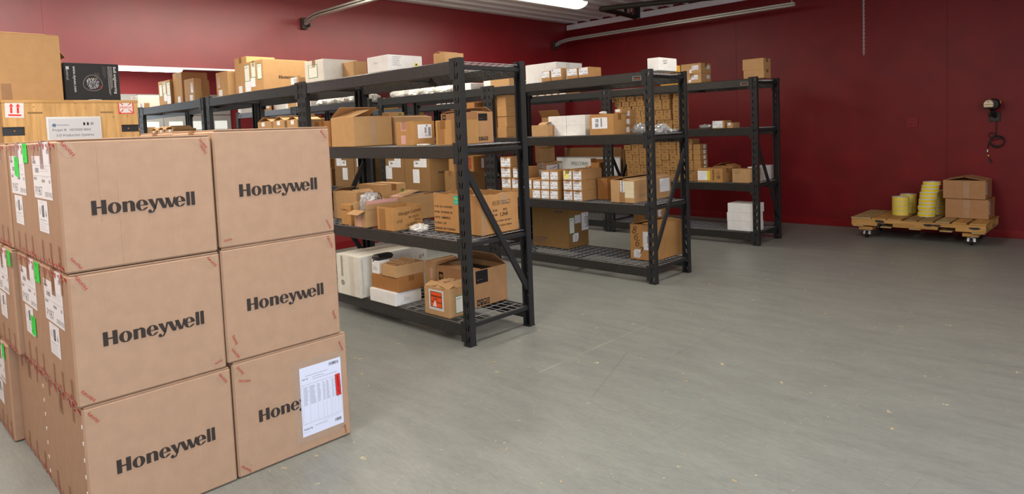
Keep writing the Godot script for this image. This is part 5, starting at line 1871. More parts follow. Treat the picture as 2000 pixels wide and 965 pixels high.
func build_loose_things() -> void:
	# film-wrapped bundles on the second rack's far bay
	for k in 5:
		lump("wrapped_bundle", "long lumpy bundle in white film, %s of five on the second rack far bay top" % ["first", "second", "third", "fourth", "fifth"][k], "bundle", Vector3(5.02, LEVELS[3], -5.66 - k * 0.285), Vector3(0.30, 0.135, 0.275), 40 + k, M.bag_white, 8.0 * (k % 3) - 8.0, 0.25, "film-wrapped bundles")
	# grey parts bags
	lump("parts_bag", "grey crinkled bag slumped against the wall of little cartons, left of the post", "bag", Vector3(5.05, LEVELS[2], -3.32), Vector3(0.17, 0.13, 0.18), 3, M.bag, 20)
	lump("parts_bag", "shiny crumpled silver bag beside the second rack corner post", "bag", Vector3(5.20, LEVELS[2], -3.20), Vector3(0.18, 0.115, 0.16), 8, M.bag, 60)
	lump("parts_bag", "low silver bag lying at the end of the second rack third shelf", "bag", Vector3(5.34, LEVELS[2], -3.17), Vector3(0.12, 0.045, 0.10), 14, M.bag)
	lump("parts_bag", "flat grey bag under the shiny silver bag on the second rack", "bag", Vector3(5.05, LEVELS[2], -3.17), Vector3(0.26, 0.022, 0.10), 15, M.bag)
	lump("parts_bag", "dark grey bag of cables beside the small labelled cartons on the third rack", "bag", Vector3(7.15, LEVELS[2], -3.79), Vector3(0.20, 0.075, 0.22), 19, M.bag)
	lump("flat_envelope", "flattened clear envelopes on the shelf edge before the four white cartons", "envelope", Vector3(4.90, LEVELS[2], -4.02), Vector3(0.10, 0.016, 0.26), 25, M.bag_white)
	lump("flat_envelope", "pale envelope lying under the white labelled carton on the first rack", "envelope", Vector3(2.80, LEVELS[2], -3.56), Vector3(0.09, 0.018, 0.16), 26, M.bag_white)
	lump("crumpled_film", "crumpled white film between the handwritten carton and the worn export carton", "film", Vector3(2.90, LEVELS[1], -3.78), Vector3(0.16, 0.07, 0.16), 29, M.bag_white)
	lump("crumpled_film", "grey crinkled film and hoses behind the white printed carton on the bottom shelf", "film", Vector3(3.12, LEVELS[0], -4.86), Vector3(0.36, 0.32, 0.34), 33, M.bag)
	lump("crumpled_film", "white film on the red carton among the labelled cartons", "film", Vector3(4.93, 1.477, -3.63), Vector3(0.08, 0.035, 0.08), 36, M.bag_white)
	# the bag of cables in the striped carton
	var t := thing("cable_bag", "clear bag of grey cables and papers bulging out of the open striped-tape carton", "bag", Vector3(2.87, LEVELS[1] + 0.09, -4.345))
	obj("bag_film", crumple(Vector3(0.20, 0.24, 0.23), 51, 0.5, 18, 28), M.bag_clear, t)
	obj("cable_tangle", crumple(Vector3(0.15, 0.17, 0.18), 57, 0.6), M.bag, t, Vector3(0, 0.01, 0))
	var b := MB.new()
	var pts := []
	for j in 13:
		var a := PI * j / 12.0
		pts.append(Vector3(0.06 + 0.01 * sin(a), 0.10 + sin(a) * 0.055, 0.02 + cos(a) * 0.05))
	b.tube(pts, 0.004, 6)
	obj("cable", b.mesh(), M.rubber, t)
	b = MB.new()
	b.box(Vector3(0.04, 0.128, 0.05), Vector3(0.075, 0.0015, 0.06), Basis(Vector3(0, 0, 1), -0.35))
	b.box(Vector3(-0.03, 0.118, 0.07), Vector3(0.05, 0.0015, 0.04), Basis(Vector3(0, 0, 1), 0.3))
	obj("paper_slip", b.mesh(), M.white, t)
	# black handset on the small white carton
	var h := thing("black_handset", "black plastic handset lying on the small white carton", "handset", Vector3(2.843, 0.439, -4.173))
	b = MB.new()
	b.chbox(Vector3(0, 0.022, 0), Vector3(0.155, 0.040, 0.085), 0.016)
	obj("shell", b.mesh(), M.black, h)
	b = MB.new()
	b.tube([Vector3(-0.07, 0.015, 0.02), Vector3(-0.10, 0.012, 0.03), Vector3(-0.112, 0.004, 0.034)], 0.004, 6)
	obj("cord", b.mesh(), M.rubber, h)
	# whiteboard and flattened cartons in the third rack's far bay
	var wb := thing("whiteboard", "small whiteboard lettered with a greeting, standing on the third rack far bay", "whiteboard", Vector3(7.44, LEVELS[1] + 0.005, -5.78))
	b = MB.new()
	b.chbox(Vector3(0, 0.128, 0), Vector3(0.012, 0.255, 1.12), 0.002)
	obj("board", b.mesh(), M.white_paint, wb)
	b = MB.new()
	for s in [-1.0, 1.0]:
		b.chbox(Vector3(-0.001, 0.128 + s * 0.124, 0), Vector3(0.018, 0.014, 1.13), 0.003)
		b.chbox(Vector3(-0.001, 0.128, s * 0.56), Vector3(0.018, 0.255, 0.014), 0.003)
	obj("frame", b.mesh(), M.zinc, wb)
	var o := obj("handwriting", print_mesh("welcome"), M.print, wb)
	o.transform = Transform3D(Basis(Vector3.UP, -PI / 2) * Basis.from_scale(Vector3(0.36, 0.09, 1)), Vector3(-0.0075, 0.165, -0.13))
	var fl := thing("flat_cartons", "bundle of flattened brown cartons standing behind the whiteboard", "cardboard", Vector3(7.49, LEVELS[1] + 0.003, -5.72))
	for k in 5:
		b = MB.new()
		b.chbox(Vector3(-0.012 + k * 0.008, 0.195 - k * 0.012, 0.03 * (k % 3)), Vector3(0.006, 0.39 - k * 0.024, 1.0), 0.001)
		obj("sheet", b.mesh(), M.sheet, fl)
	# four white cartons two by two, the stack beyond the first rack, the slim stack

func build_shelf_boxes() -> void:
	box("white_carton", "off-white carton with handwritten green-framed label, standing on the first rack top near its mid post", "box", "", Vector3(2.918, 1.816, -4.874), Vector3(0.313, 0.170, 0.291), 0, "offwhite", "closed", true, [["L", -0.019, 0.084, 0.145, 0.105, "green_frame", 0]])
	box("tan_carton", "plain tan carton wedged between two white cartons on the first rack top", "box", "", Vector3(2.987, 1.816, -4.636), Vector3(0.123, 0.143, 0.160), 0, "tan", "closed", false, [])
	box("white_carton", "clean white carton with small printed text, overhanging the first rack top beam", "box", "", Vector3(2.910, 1.816, -3.991), Vector3(0.298, 0.112, 0.259), 0, "white", "closed", false, [["L", -0.021, 0.066, 0.063, 0.025, "small_text", 0], ["R", -0.071, 0.068, 0.097, 0.083, "faint_text", 0], ["R", 0.095, 0.049, 0.028, 0.022, "yellow_mark", 0]])
	box("tan_carton", "tan carton on the first rack top behind the near corner post", "box", "", Vector3(2.908, 1.816, -3.389), Vector3(0.164, 0.072, 0.115), 0, "golden", "ajar", false, [])
	box("open_carton", "large tan carton with raised top flaps at the end of the first rack third shelf", "box", "", Vector3(2.928, 1.288, -4.495), Vector3(0.344, 0.225, 0.325), 0, "golden", "flaps_a", false, [["R", 0.002, 0.113, 0.074, 0.192, "tape_clear", 0]])
	box("tan_carton", "tan carton with red striped tape and white shipping label on the third shelf edge", "box", "", Vector3(2.874, 1.288, -3.741), Vector3(0.197, 0.166, 0.185), 0, "orange", "closed", true, [["L", -0.003, 0.134, 0.058, 0.060, "red_stripe", 0], ["L", -0.008, 0.042, 0.053, 0.060, "red_stripe", 0], ["R", 0.010, 0.096, 0.121, 0.095, "ship_label", 0]])
	box("tan_carton", "wide tan carton with black print behind the striped-tape carton on the first rack third shelf", "box", "", Vector3(3.315, 1.288, -4.390), Vector3(0.377, 0.218, 0.120), 0, "tan", "ajar", false, [])
	box("tan_carton", "golden tan carton with leaning side beside the corner post on the first rack third shelf", "box", "", Vector3(2.886, 1.288, -3.310), Vector3(0.240, 0.160, 0.156), 0, "orange", "closed", true, [["L", -0.021, 0.080, 0.067, 0.145, "tape_brown", 0]])
	box("kraft_carton", "kraft carton with arched top flaps and black front label on the third shelf", "box", "", Vector3(3.097, 1.288, -3.449), Vector3(0.143, 0.209, 0.377), 0, "kraft", "arch", false, [["L", -0.154, 0.186, 0.039, 0.036, "icon_m", 0], ["R", -0.023, 0.175, 0.083, 0.048, "black_label", 0], ["R", -0.024, 0.031, 0.087, 0.026, "care_icons", 0]])
	box("yellow_carton", "yellow-tan carton with green recycling mark behind the large open carton on the third shelf", "box", "", Vector3(3.250, 1.288, -4.515), Vector3(0.148, 0.261, 0.100), 0, "golden", "closed", false, [["R", 0.033, 0.239, 0.036, 0.029, "recycle_green", 0]])
	box("tan_carton", "brown carton peeking out behind the big stacked cartons beside the large open carton", "box", "", Vector3(2.981, 1.288, -4.958), Vector3(0.250, 0.213, 0.237), 0, "brown", "closed", true, [])
	box("open_carton", "tall tan open carton with pale flaps behind the bag of cables on the second shelf", "box", "", Vector3(3.041, 0.678, -4.844), Vector3(0.170, 0.231, 0.361), 0, "tan", "flaps_b", false, [["R", -0.039, 0.189, 0.077, 0.079, "tape_clear", 0]])
	box("tan_carton", "small orange-tan carton with handwriting on its side beside the open striped-tape carton", "box", "", Vector3(2.846, 0.678, -4.559), Vector3(0.120, 0.160, 0.137), 0, "orange", "closed", false, [["L", -0.007, 0.118, 0.116, 0.024, "hand_e", 0]])
	box("open_carton", "narrow open carton with red striped tape holding a bag of cables", "box", "", Vector3(2.914, 0.678, -4.326), Vector3(0.307, 0.131, 0.156), 0, "tan", "flaps_c", false, [["L", -0.009, 0.055, 0.056, 0.102, "red_stripe", 0]])
	box("open_carton", "open tan carton with large black handwriting on its front, at the second shelf edge", "box", "", Vector3(2.897, 0.678, -4.005), Vector3(0.262, 0.170, 0.200), 0, "orange", "open", false, [["L", -0.033, 0.083, 0.077, 0.151, "tape_brown", 0], ["R", 0.001, 0.081, 0.233, 0.138, "hand_wedge", 0]])
	box("open_carton", "wide tan carton with one flap folded over, behind the handwritten carton", "box", "", Vector3(3.279, 0.678, -4.340), Vector3(0.357, 0.196, 0.157), 0, "tan", "flap_over", false, [])
	box("yellow_carton", "yellow-tan carton with green recycling mark behind the bag of cables on the second shelf", "box", "", Vector3(3.279, 0.678, -4.768), Vector3(0.245, 0.278, 0.342), 0, "golden", "closed", true, [["R", 0.087, 0.217, 0.034, 0.033, "recycle_green", 0]])
	box("export_carton", "big worn open export carton with black printed shipping lines at the rack corner post", "box", "", Vector3(3.111, 0.678, -3.411), Vector3(0.349, 0.270, 0.482), 0, "export", "open_worn", false, [["L", -0.120, 0.102, 0.236, 0.197, "export_text", 0], ["L", 0.024, 0.232, 0.100, 0.059, "teal_label", 0], ["R", 0.020, 0.131, 0.184, 0.190, "export_side", 0], ["R", -0.154, 0.128, 0.037, 0.248, "tape_clear", 0], ["R", 0.042, 0.234, 0.078, 0.069, "tape_clear", 0]])
	box("printed_carton", "large white carton with worn printed stripes and a standing end flap on the bottom shelf", "box", "", Vector3(2.962, 0.141, -4.468), Vector3(0.480, 0.314, 0.326), 0, "offwhite", "end_flap", false, [["L", -0.084, 0.181, 0.060, 0.246, "dot_text", 0], ["L", 0.048, 0.158, 0.065, 0.306, "tape_clear", 0], ["R", -0.193, 0.152, 0.070, 0.296, "ladder", 0]])
	box("flat_carton", "flat white carton with printed text, lowest of a pile on the bottom shelf", "box", "", Vector3(2.859, 0.141, -4.056), Vector3(0.233, 0.096, 0.322), 0, "white", "closed", false, [["R", -0.014, 0.044, 0.068, 0.045, "small_text", 0]])
	box("flat_carton", "flat brown carton on top of the flat white carton on the bottom shelf", "box", "", Vector3(2.881, 0.237, -4.050), Vector3(0.233, 0.105, 0.333), 0, "brown", "closed", true, [])
	box("open_carton", "shallow open tan tray with upright corrugated dividers on top of the flat brown carton", "box", "", Vector3(2.888, 0.342, -3.984), Vector3(0.256, 0.088, 0.181), 0, "tan", "tray", false, [])
	box("small_carton", "small white carton with text carrying a black handset beside the divider tray", "box", "", Vector3(2.823, 0.342, -4.173), Vector3(0.100, 0.096, 0.093), 0, "white", "closed", false, [["L", 0.001, 0.044, 0.074, 0.055, "small_text", 0]])
	box("tan_carton", "tan carton with orange packing list pouch and torn top in front of the corner post", "box", "", Vector3(2.880, 0.141, -3.466), Vector3(0.219, 0.195, 0.254), 0, "tan", "torn", false, [["L", -0.002, 0.108, 0.156, 0.138, "packing_orange", 0], ["R", -0.015, 0.081, 0.076, 0.117, "green_frame", 0]])
	box("kraft_carton", "kraft carton with open dark top and black front label on the bottom shelf", "box", "", Vector3(3.203, 0.141, -3.587), Vector3(0.333, 0.262, 0.394), 0, "kraft", "open_arch", false, [["L", -0.146, 0.190, 0.053, 0.061, "icon_m", 0], ["R", -0.081, 0.212, 0.117, 0.090, "black_label", 0], ["R", -0.074, 0.032, 0.122, 0.047, "care_icons", 0]])
	box("tan_carton", "brown carton with red striped tape half hidden behind the kraft carton on the bottom shelf", "box", "", Vector3(3.126, 0.141, -3.832), Vector3(0.240, 0.291, 0.084), 0, "tan", "ajar", false, [["L", 0.028, 0.207, 0.024, 0.076, "red_stripe", 0]])
	box("big_label_carton", "tan carton with dark lettering and three green-framed labels on the second bay top", "box", "", Vector3(2.985, 1.816, -5.961), Vector3(0.438, 0.275, 0.385), 0, "golden", "closed", true, [["L", -0.137, 0.174, 0.107, 0.154, "green_frame", 0], ["L", -0.005, 0.195, 0.094, 0.143, "green_frame", 0], ["L", 0.116, 0.170, 0.091, 0.141, "green_frame", 0], ["L", -0.131, 0.051, 0.118, 0.094, "blank_label", 0], ["L", -0.022, 0.082, 0.094, 0.083, "blank_label", 0], ["R", 0.030, 0.118, 0.208, 0.056, "honeywell_small", 0]])
	box("tall_carton", "tall tan carton behind the carton with three green-framed labels on the second bay top", "box", "", Vector3(2.937, 1.816, -6.296), Vector3(0.281, 0.340, 0.266), 0, "golden", "closed", true, [["L", -0.027, 0.038, 0.079, 0.068, "blank_label", 0]])
	box("tan_carton", "small tan carton with white barcode label in front of the lettered carton", "box", "", Vector3(2.786, 1.816, -5.191), Vector3(0.060, 0.062, 0.140), 0, "tan", "closed", false, [["L", -0.011, 0.032, 0.100, 0.056, "ship_label", 0]])
	box("tan_carton", "narrow tan carton with shiny tape at the mirror end of the first rack top", "box", "", Vector3(2.814, 1.816, -6.694), Vector3(0.077, 0.238, 0.282), 0, "golden", "closed", false, [["L", -0.045, 0.034, 0.086, 0.061, "blank_label", 0], ["L", -0.075, 0.143, 0.062, 0.111, "tape_clear", 0]])
	box("open_carton", "open tan carton in the far place of three on the second bay third shelf", "box", "", Vector3(2.921, 1.288, -5.899), Vector3(0.230, 0.242, 0.268), 0, "tan", "flaps_b", false, [["L", -0.022, 0.219, 0.062, 0.037, "blank_label", 0]])
	box("open_carton", "open tan carton in the middle of three on the second bay third shelf", "box", "", Vector3(2.921, 1.288, -5.619), Vector3(0.230, 0.244, 0.212), 0, "tan", "flaps_b", false, [["L", -0.002, 0.221, 0.058, 0.036, "blank_label", 0]])
	box("open_carton", "open tan carton in the near place of three on the second bay third shelf", "box", "", Vector3(2.921, 1.288, -5.371), Vector3(0.230, 0.241, 0.191), 0, "tan", "flaps_b", false, [["L", 0.003, 0.219, 0.054, 0.035, "blank_label", 0]])
	box("yellow_carton", "long yellow-tan carton behind the mid post on the second bay third shelf", "box", "", Vector3(3.112, 1.288, -5.605), Vector3(0.113, 0.255, 0.300), 0, "golden", "closed", true, [])
	box("long_carton", "long tan carton with taped end on the second rack top above the near rack corner", "box", "", Vector3(4.979, 1.816, -4.970), Vector3(0.167, 0.106, 0.389), 0, "golden", "closed", true, [["L", -0.129, 0.061, 0.101, 0.085, "tape_white", 0]])
	box("foam_carton", "long white carton with tape behind four small labelled cartons on the second rack top", "box", "", Vector3(5.156, 1.816, -4.395), Vector3(0.402, 0.190, 0.406), 0, "white", "closed", false, [["R", -0.021, 0.141, 0.056, 0.095, "tape_clear", 0]])
	box("parts_carton", "small labelled tan carton, first of four before the long white taped carton", "box", "small labelled parts cartons", Vector3(4.858, 1.816, -4.230), Vector3(0.036, 0.099, 0.112), 0, "tan2", "closed", false, [["L", -0.003, 0.065, 0.096, 0.059, "part_label", 0]])
	box("parts_carton", "small labelled tan carton, second of four before the long white taped carton", "box", "small labelled parts cartons", Vector3(4.874, 1.816, -4.097), Vector3(0.068, 0.111, 0.136), 0, "tan2", "closed", false, [["L", -0.003, 0.071, 0.120, 0.074, "part_label", 0]])
	box("parts_carton", "small labelled tan carton, third of four before the long white taped carton", "box", "small labelled parts cartons", Vector3(4.851, 1.816, -3.905), Vector3(0.023, 0.093, 0.130), 0, "tan2", "closed", false, [["L", -0.002, 0.060, 0.114, 0.059, "part_label", 0]])
	box("parts_carton", "small labelled tan carton, last of four before the long white taped carton", "box", "small labelled parts cartons", Vector3(4.934, 1.816, -3.772), Vector3(0.189, 0.093, 0.118), 0, "tan2", "closed", false, [["L", -0.003, 0.058, 0.103, 0.062, "part_label", 0]])
	box("white_carton", "white carton with slanted handwriting alone on the second rack top by the near post", "box", "", Vector3(5.037, 1.816, -3.074), Vector3(0.283, 0.108, 0.115), 0, "white", "closed", false, [["R", -0.043, 0.072, 0.106, 0.039, "hand_taken", 0]])
	box("label_carton", "small yellow and white carton behind the white handwritten carton on the second rack top", "box", "", Vector3(5.263, 1.816, -3.108), Vector3(0.057, 0.057, 0.120), 0, "yellow", "closed", false, [])
	box("stack_carton", "plain tan carton, lowest from below in the front stack beyond the first rack end", "box", "plain stacked cartons", Vector3(4.959, 1.288, -4.890), Vector3(0.168, 0.109, 0.135), 0, "tan2", "closed", false, [])
	box("stack_carton", "plain tan carton, second from below in the front stack beyond the first rack end", "box", "plain stacked cartons", Vector3(4.965, 1.397, -4.886), Vector3(0.168, 0.109, 0.135), 0, "tan2", "closed", false, [])
	box("stack_carton", "plain tan carton, third from below in the front stack beyond the first rack end", "box", "plain stacked cartons", Vector3(4.959, 1.507, -4.882), Vector3(0.168, 0.109, 0.135), 0, "tan2", "closed", false, [])
	box("stack_carton", "plain tan carton, topmost from below in the front stack beyond the first rack end", "box", "plain stacked cartons", Vector3(4.965, 1.616, -4.890), Vector3(0.168, 0.109, 0.135), 0, "tan2", "closed", false, [])
	box("stack_carton", "plain tan carton, lowest from below in the rear stack beyond the first rack end", "box", "plain stacked cartons", Vector3(5.049, 1.288, -5.050), Vector3(0.168, 0.109, 0.135), 0, "tan2", "closed", false, [])
	box("stack_carton", "plain tan carton, second from below in the rear stack beyond the first rack end", "box", "plain stacked cartons", Vector3(5.055, 1.397, -5.046), Vector3(0.168, 0.109, 0.135), 0, "tan2", "closed", false, [])
	box("stack_carton", "plain tan carton, third from below in the rear stack beyond the first rack end", "box", "plain stacked cartons", Vector3(5.049, 1.507, -5.042), Vector3(0.168, 0.109, 0.135), 0, "tan2", "closed", false, [])
	box("stack_carton", "plain tan carton, topmost from below in the rear stack beyond the first rack end", "box", "plain stacked cartons", Vector3(5.055, 1.616, -5.050), Vector3(0.168, 0.109, 0.135), 0, "tan2", "closed", false, [])
	box("open_carton", "small tan open carton with curled flap at the second rack third shelf edge", "box", "", Vector3(4.945, 1.288, -4.334), Vector3(0.211, 0.112, 0.211), 0, "tan", "curl", false, [["R", 0.006, 0.060, 0.084, 0.100, "tape_brown", 0], ["L", -0.048, 0.094, 0.047, 0.030, "faint_text", 0]])
	box("white_carton", "plain white carton, lower of the near pair on the second rack third shelf", "box", "four plain white cartons", Vector3(5.035, 1.288, -3.960), Vector3(0.200, 0.096, 0.225), 0, "white", "closed", false, [])
	box("white_carton", "plain white carton, upper of the near pair on the second rack third shelf", "box", "four plain white cartons", Vector3(5.035, 1.384, -3.960), Vector3(0.200, 0.096, 0.225), 0, "white", "closed", false, [])
	box("white_carton", "plain white carton, lower of the far pair on the second rack third shelf", "box", "four plain white cartons", Vector3(5.035, 1.288, -4.189), Vector3(0.200, 0.096, 0.225), 0, "white", "closed", false, [])
	box("white_carton", "plain white carton, upper of the far pair on the second rack third shelf", "box", "four plain white cartons", Vector3(5.035, 1.384, -4.189), Vector3(0.200, 0.096, 0.225), 0, "white", "closed", false, [])
	box("open_carton", "tan carton with a wide dark flap raised behind four white cartons on the second rack", "box", "", Vector3(5.300, 1.288, -4.506), Vector3(0.170, 0.193, 0.258), 0, "tan", "flap_up", false, [])
	box("label_carton", "tan carton with big white barcode label in the middle of the second rack third shelf", "box", "", Vector3(4.945, 1.288, -3.596), Vector3(0.201, 0.187, 0.261), 0, "orange", "closed", true, [["L", -0.018, 0.108, 0.171, 0.099, "ship_label_wide", 0]])
	box("label_box", "slim tan carton with small white label, first from below beside the barcode-labelled carton", "box", "slim labelled cartons", Vector3(5.105, 1.288, -3.480), Vector3(0.090, 0.073, 0.095), 0, "tan2", "closed", false, [["L", 0.020, 0.040, 0.035, 0.045, "white_label", 0]])
	box("label_box", "slim tan carton with small white label, second from below beside the barcode-labelled carton", "box", "slim labelled cartons", Vector3(5.109, 1.361, -3.480), Vector3(0.090, 0.073, 0.095), 0, "tan2", "closed", false, [["L", 0.020, 0.040, 0.035, 0.045, "white_label", 0]])
	box("label_box", "slim tan carton with small white label, third from below beside the barcode-labelled carton", "box", "slim labelled cartons", Vector3(5.113, 1.435, -3.480), Vector3(0.090, 0.073, 0.095), 0, "tan2", "closed", false, [["L", 0.020, 0.040, 0.035, 0.045, "white_label", 0]])
	box("parts_carton", "small tan carton with label lying on the big barcode-labelled carton", "box", "", Vector3(5.029, 1.475, -3.497), Vector3(0.128, 0.040, 0.072), 0, "tan2", "closed", false, [["L", -0.000, 0.026, 0.050, 0.023, "part_label", 0]])
	box("parts_carton", "labelled tan carton, far one, bottom row of the pile against the first rack post", "box", "small labelled parts cartons", Vector3(4.985, 0.678, -4.422), Vector3(0.260, 0.092, 0.110), 0, "tan2", "closed", false, [["L", 0.000, 0.043, 0.095, 0.074, "part_label", 0]])
	box("parts_carton", "labelled tan carton, middle one, bottom row of the pile against the first rack post", "box", "small labelled parts cartons", Vector3(4.985, 0.678, -4.306), Vector3(0.260, 0.092, 0.110), 0, "tan2", "closed", false, [["L", 0.000, 0.043, 0.095, 0.074, "part_label", 0]])
	box("parts_carton", "labelled tan carton, near one, bottom row of the pile against the first rack post", "box", "small labelled parts cartons", Vector3(4.985, 0.678, -4.192), Vector3(0.260, 0.092, 0.107), 0, "tan2", "closed", false, [["L", 0.000, 0.043, 0.092, 0.074, "part_label", 0]])
	box("parts_carton", "labelled tan carton, far one, middle row of the pile against the first rack post", "box", "small labelled parts cartons", Vector3(4.985, 0.771, -4.414), Vector3(0.260, 0.092, 0.103), 0, "tan2", "closed", false, [["L", 0.000, 0.043, 0.089, 0.074, "part_label", 0]])
	box("parts_carton", "labelled tan carton, middle one, middle row of the pile against the first rack post", "box", "small labelled parts cartons", Vector3(4.985, 0.771, -4.301), Vector3(0.260, 0.092, 0.110), 0, "tan2", "closed", false, [["L", 0.000, 0.043, 0.095, 0.074, "part_label", 0]])
	box("parts_carton", "labelled tan carton, near one, middle row of the pile against the first rack post", "box", "small labelled parts cartons", Vector3(4.985, 0.771, -4.189), Vector3(0.260, 0.092, 0.105), 0, "tan2", "closed", false, [["L", 0.000, 0.043, 0.090, 0.074, "part_label", 0]])
	box("parts_carton", "labelled tan carton, far one, top row of the pile against the first rack post", "box", "small labelled parts cartons", Vector3(4.985, 0.864, -4.297), Vector3(0.260, 0.092, 0.110), 0, "tan2", "closed", false, [["L", 0.000, 0.043, 0.095, 0.074, "part_label", 0]])
	box("parts_carton", "labelled tan carton, near one, top row of the pile against the first rack post", "box", "small labelled parts cartons", Vector3(4.985, 0.864, -4.184), Vector3(0.260, 0.092, 0.107), 0, "tan2", "closed", false, [["L", 0.000, 0.043, 0.092, 0.074, "part_label", 0]])
	box("parts_carton", "labelled tan carton, far one, bottom row of the pile with the sticky note", "box", "small labelled parts cartons", Vector3(5.005, 0.678, -4.012), Vector3(0.310, 0.096, 0.114), 0, "tan2", "closed", true, [["L", 0.000, 0.045, 0.098, 0.077, "part_label", 0]])
	box("parts_carton", "labelled tan carton, near one, bottom row of the pile with the sticky note", "box", "small labelled parts cartons", Vector3(5.005, 0.678, -3.895), Vector3(0.310, 0.096, 0.110), 0, "tan2", "closed", true, [["L", 0.000, 0.045, 0.095, 0.077, "part_label", 0]])
	box("parts_carton", "labelled tan carton, far one, middle row of the pile with the sticky note", "box", "small labelled parts cartons", Vector3(5.005, 0.775, -4.013), Vector3(0.310, 0.096, 0.111), 0, "tan2", "closed", true, [["L", 0.000, 0.045, 0.095, 0.077, "part_label", 0]])
	box("parts_carton", "labelled tan carton, near one, middle row of the pile with the sticky note", "box", "small labelled parts cartons", Vector3(5.005, 0.775, -3.897), Vector3(0.310, 0.096, 0.112), 0, "tan2", "closed", true, [["L", 0.000, 0.045, 0.096, 0.077, "part_label", 0]])
	box("parts_carton", "small tan carton with a yellow sticky note on its label in the near pile", "box", "small labelled parts cartons", Vector3(5.005, 0.872, -4.012), Vector3(0.310, 0.096, 0.111), 0, "tan2", "closed", true, [["L", 0.000, 0.045, 0.095, 0.077, "part_label", 0], ["L", -0.012, 0.050, 0.062, 0.075, "post_it", 1]])
	box("parts_carton", "labelled tan carton, near one, top row of the pile with the sticky note", "box", "small labelled parts cartons", Vector3(5.005, 0.872, -3.896), Vector3(0.310, 0.096, 0.110), 0, "tan2", "closed", true, [["L", 0.000, 0.045, 0.095, 0.077, "part_label", 0]])
	box("parts_carton", "labelled tan carton, far one, bottom row of the pyramid behind the worn export carton", "box", "small labelled parts cartons", Vector3(4.990, 0.678, -4.846), Vector3(0.250, 0.195, 0.139), 0, "tan2", "closed", true, [["L", 0.000, 0.138, 0.120, 0.086, "part_label", 0]])
	box("parts_carton", "labelled tan carton, middle one, bottom row of the pyramid behind the worn export carton", "box", "small labelled parts cartons", Vector3(4.990, 0.678, -4.697), Vector3(0.250, 0.195, 0.141), 0, "tan2", "closed", true, [["L", 0.000, 0.138, 0.121, 0.086, "part_label", 0]])
	box("parts_carton", "labelled tan carton, near one, bottom row of the pyramid behind the worn export carton", "box", "small labelled parts cartons", Vector3(4.990, 0.678, -4.551), Vector3(0.250, 0.195, 0.133), 0, "tan2", "closed", true, [["L", 0.000, 0.138, 0.114, 0.086, "part_label", 0]])
	box("parts_carton", "labelled tan carton, far one, middle row of the pyramid behind the worn export carton", "box", "small labelled parts cartons", Vector3(4.990, 0.874, -4.847), Vector3(0.250, 0.107, 0.148), 0, "tan2", "closed", true, [["L", 0.000, 0.050, 0.127, 0.086, "part_label", 0]])
	box("parts_carton", "labelled tan carton, near one, middle row of the pyramid behind the worn export carton", "box", "small labelled parts cartons", Vector3(4.990, 0.874, -4.680), Vector3(0.250, 0.107, 0.141), 0, "tan2", "closed", true, [["L", 0.000, 0.050, 0.121, 0.086, "part_label", 0]])
	box("parts_carton", "labelled tan carton, alone one, top row of the pyramid behind the worn export carton", "box", "small labelled parts cartons", Vector3(4.990, 0.982, -4.846), Vector3(0.250, 0.107, 0.153), 0, "tan2", "closed", true, [["L", 0.000, 0.050, 0.132, 0.086, "part_label", 0]])
	box("open_carton", "brown open carton behind the far pile of labelled cartons beside the first rack post", "box", "", Vector3(5.230, 0.678, -4.741), Vector3(0.080, 0.181, 0.066), 0, "brown", "open", false, [])
	box("tan_carton", "tan carton with assorted labels standing behind the far pile on the second rack", "box", "", Vector3(5.427, 0.678, -4.732), Vector3(0.305, 0.327, 0.100), 0, "golden", "closed", true, [["L", 0.005, 0.298, 0.059, 0.055, "ship_label", 0], ["L", -0.003, 0.220, 0.066, 0.071, "blank_label", 0], ["R", -0.010, 0.265, 0.210, 0.061, "red_swoosh", 0], ["R", 0.111, 0.274, 0.078, 0.078, "green_frame", 0]])
	box("open_carton", "small open carton standing on the tan carton with assorted labels", "box", "", Vector3(5.396, 1.005, -4.766), Vector3(0.222, 0.147, 0.085), 0, "golden", "flap_up2", false, [["L", -0.005, 0.073, 0.066, 0.016, "small_text", 0]])
	box("open_carton", "reddish brown open carton behind the long carton on the second rack second shelf", "box", "", Vector3(5.160, 0.678, -3.745), Vector3(0.250, 0.204, 0.116), 0, "brown", "open", false, [])
	box("long_carton", "long tan carton with warning strip and pale labels at the second rack corner post", "box", "", Vector3(5.207, 0.678, -3.428), Vector3(0.613, 0.201, 0.253), 0, "tan", "ajar", false, [["L", 0.001, 0.145, 0.038, 0.101, "warning_strip", 0], ["L", 0.073, 0.120, 0.097, 0.146, "ship_label_old", 0], ["L", -0.003, 0.052, 0.060, 0.097, "tape_brown", 0], ["R", 0.192, 0.123, 0.168, 0.124, "blank_label", 0], ["R", -0.155, 0.060, 0.164, 0.032, "faint_text", 0]])
	box("dark_carton", "large dark kraft carton with faint blue printing on the second rack bottom shelf", "box", "", Vector3(5.302, 0.141, -4.508), Vector3(0.328, 0.440, 0.489), 0, "darkkraft", "closed", true, [["L", -0.115, 0.065, 0.216, 0.082, "blue_print", 0], ["L", 0.124, 0.373, 0.123, 0.032, "epson", 0], ["R", -0.106, 0.232, 0.082, 0.166, "green_frame", 0], ["R", -0.010, 0.288, 0.096, 0.084, "grey_label", 0], ["R", 0.107, 0.252, 0.111, 0.181, "ship_label", 0], ["R", -0.051, 0.104, 0.091, 0.084, "torn_label", 0]])
	box("tan_carton", "tan carton with large handwritten digits and shipping label on the bottom shelf by the post", "box", "", Vector3(5.305, 0.141, -3.345), Vector3(0.472, 0.324, 0.258), 0, "orange", "ajar", false, [["L", -0.050, 0.167, 0.141, 0.293, "hand_digits", 0], ["L", 0.051, 0.180, 0.089, 0.166, "ship_label", 0], ["L", -0.055, 0.058, 0.077, 0.076, "torn_label", 0]])
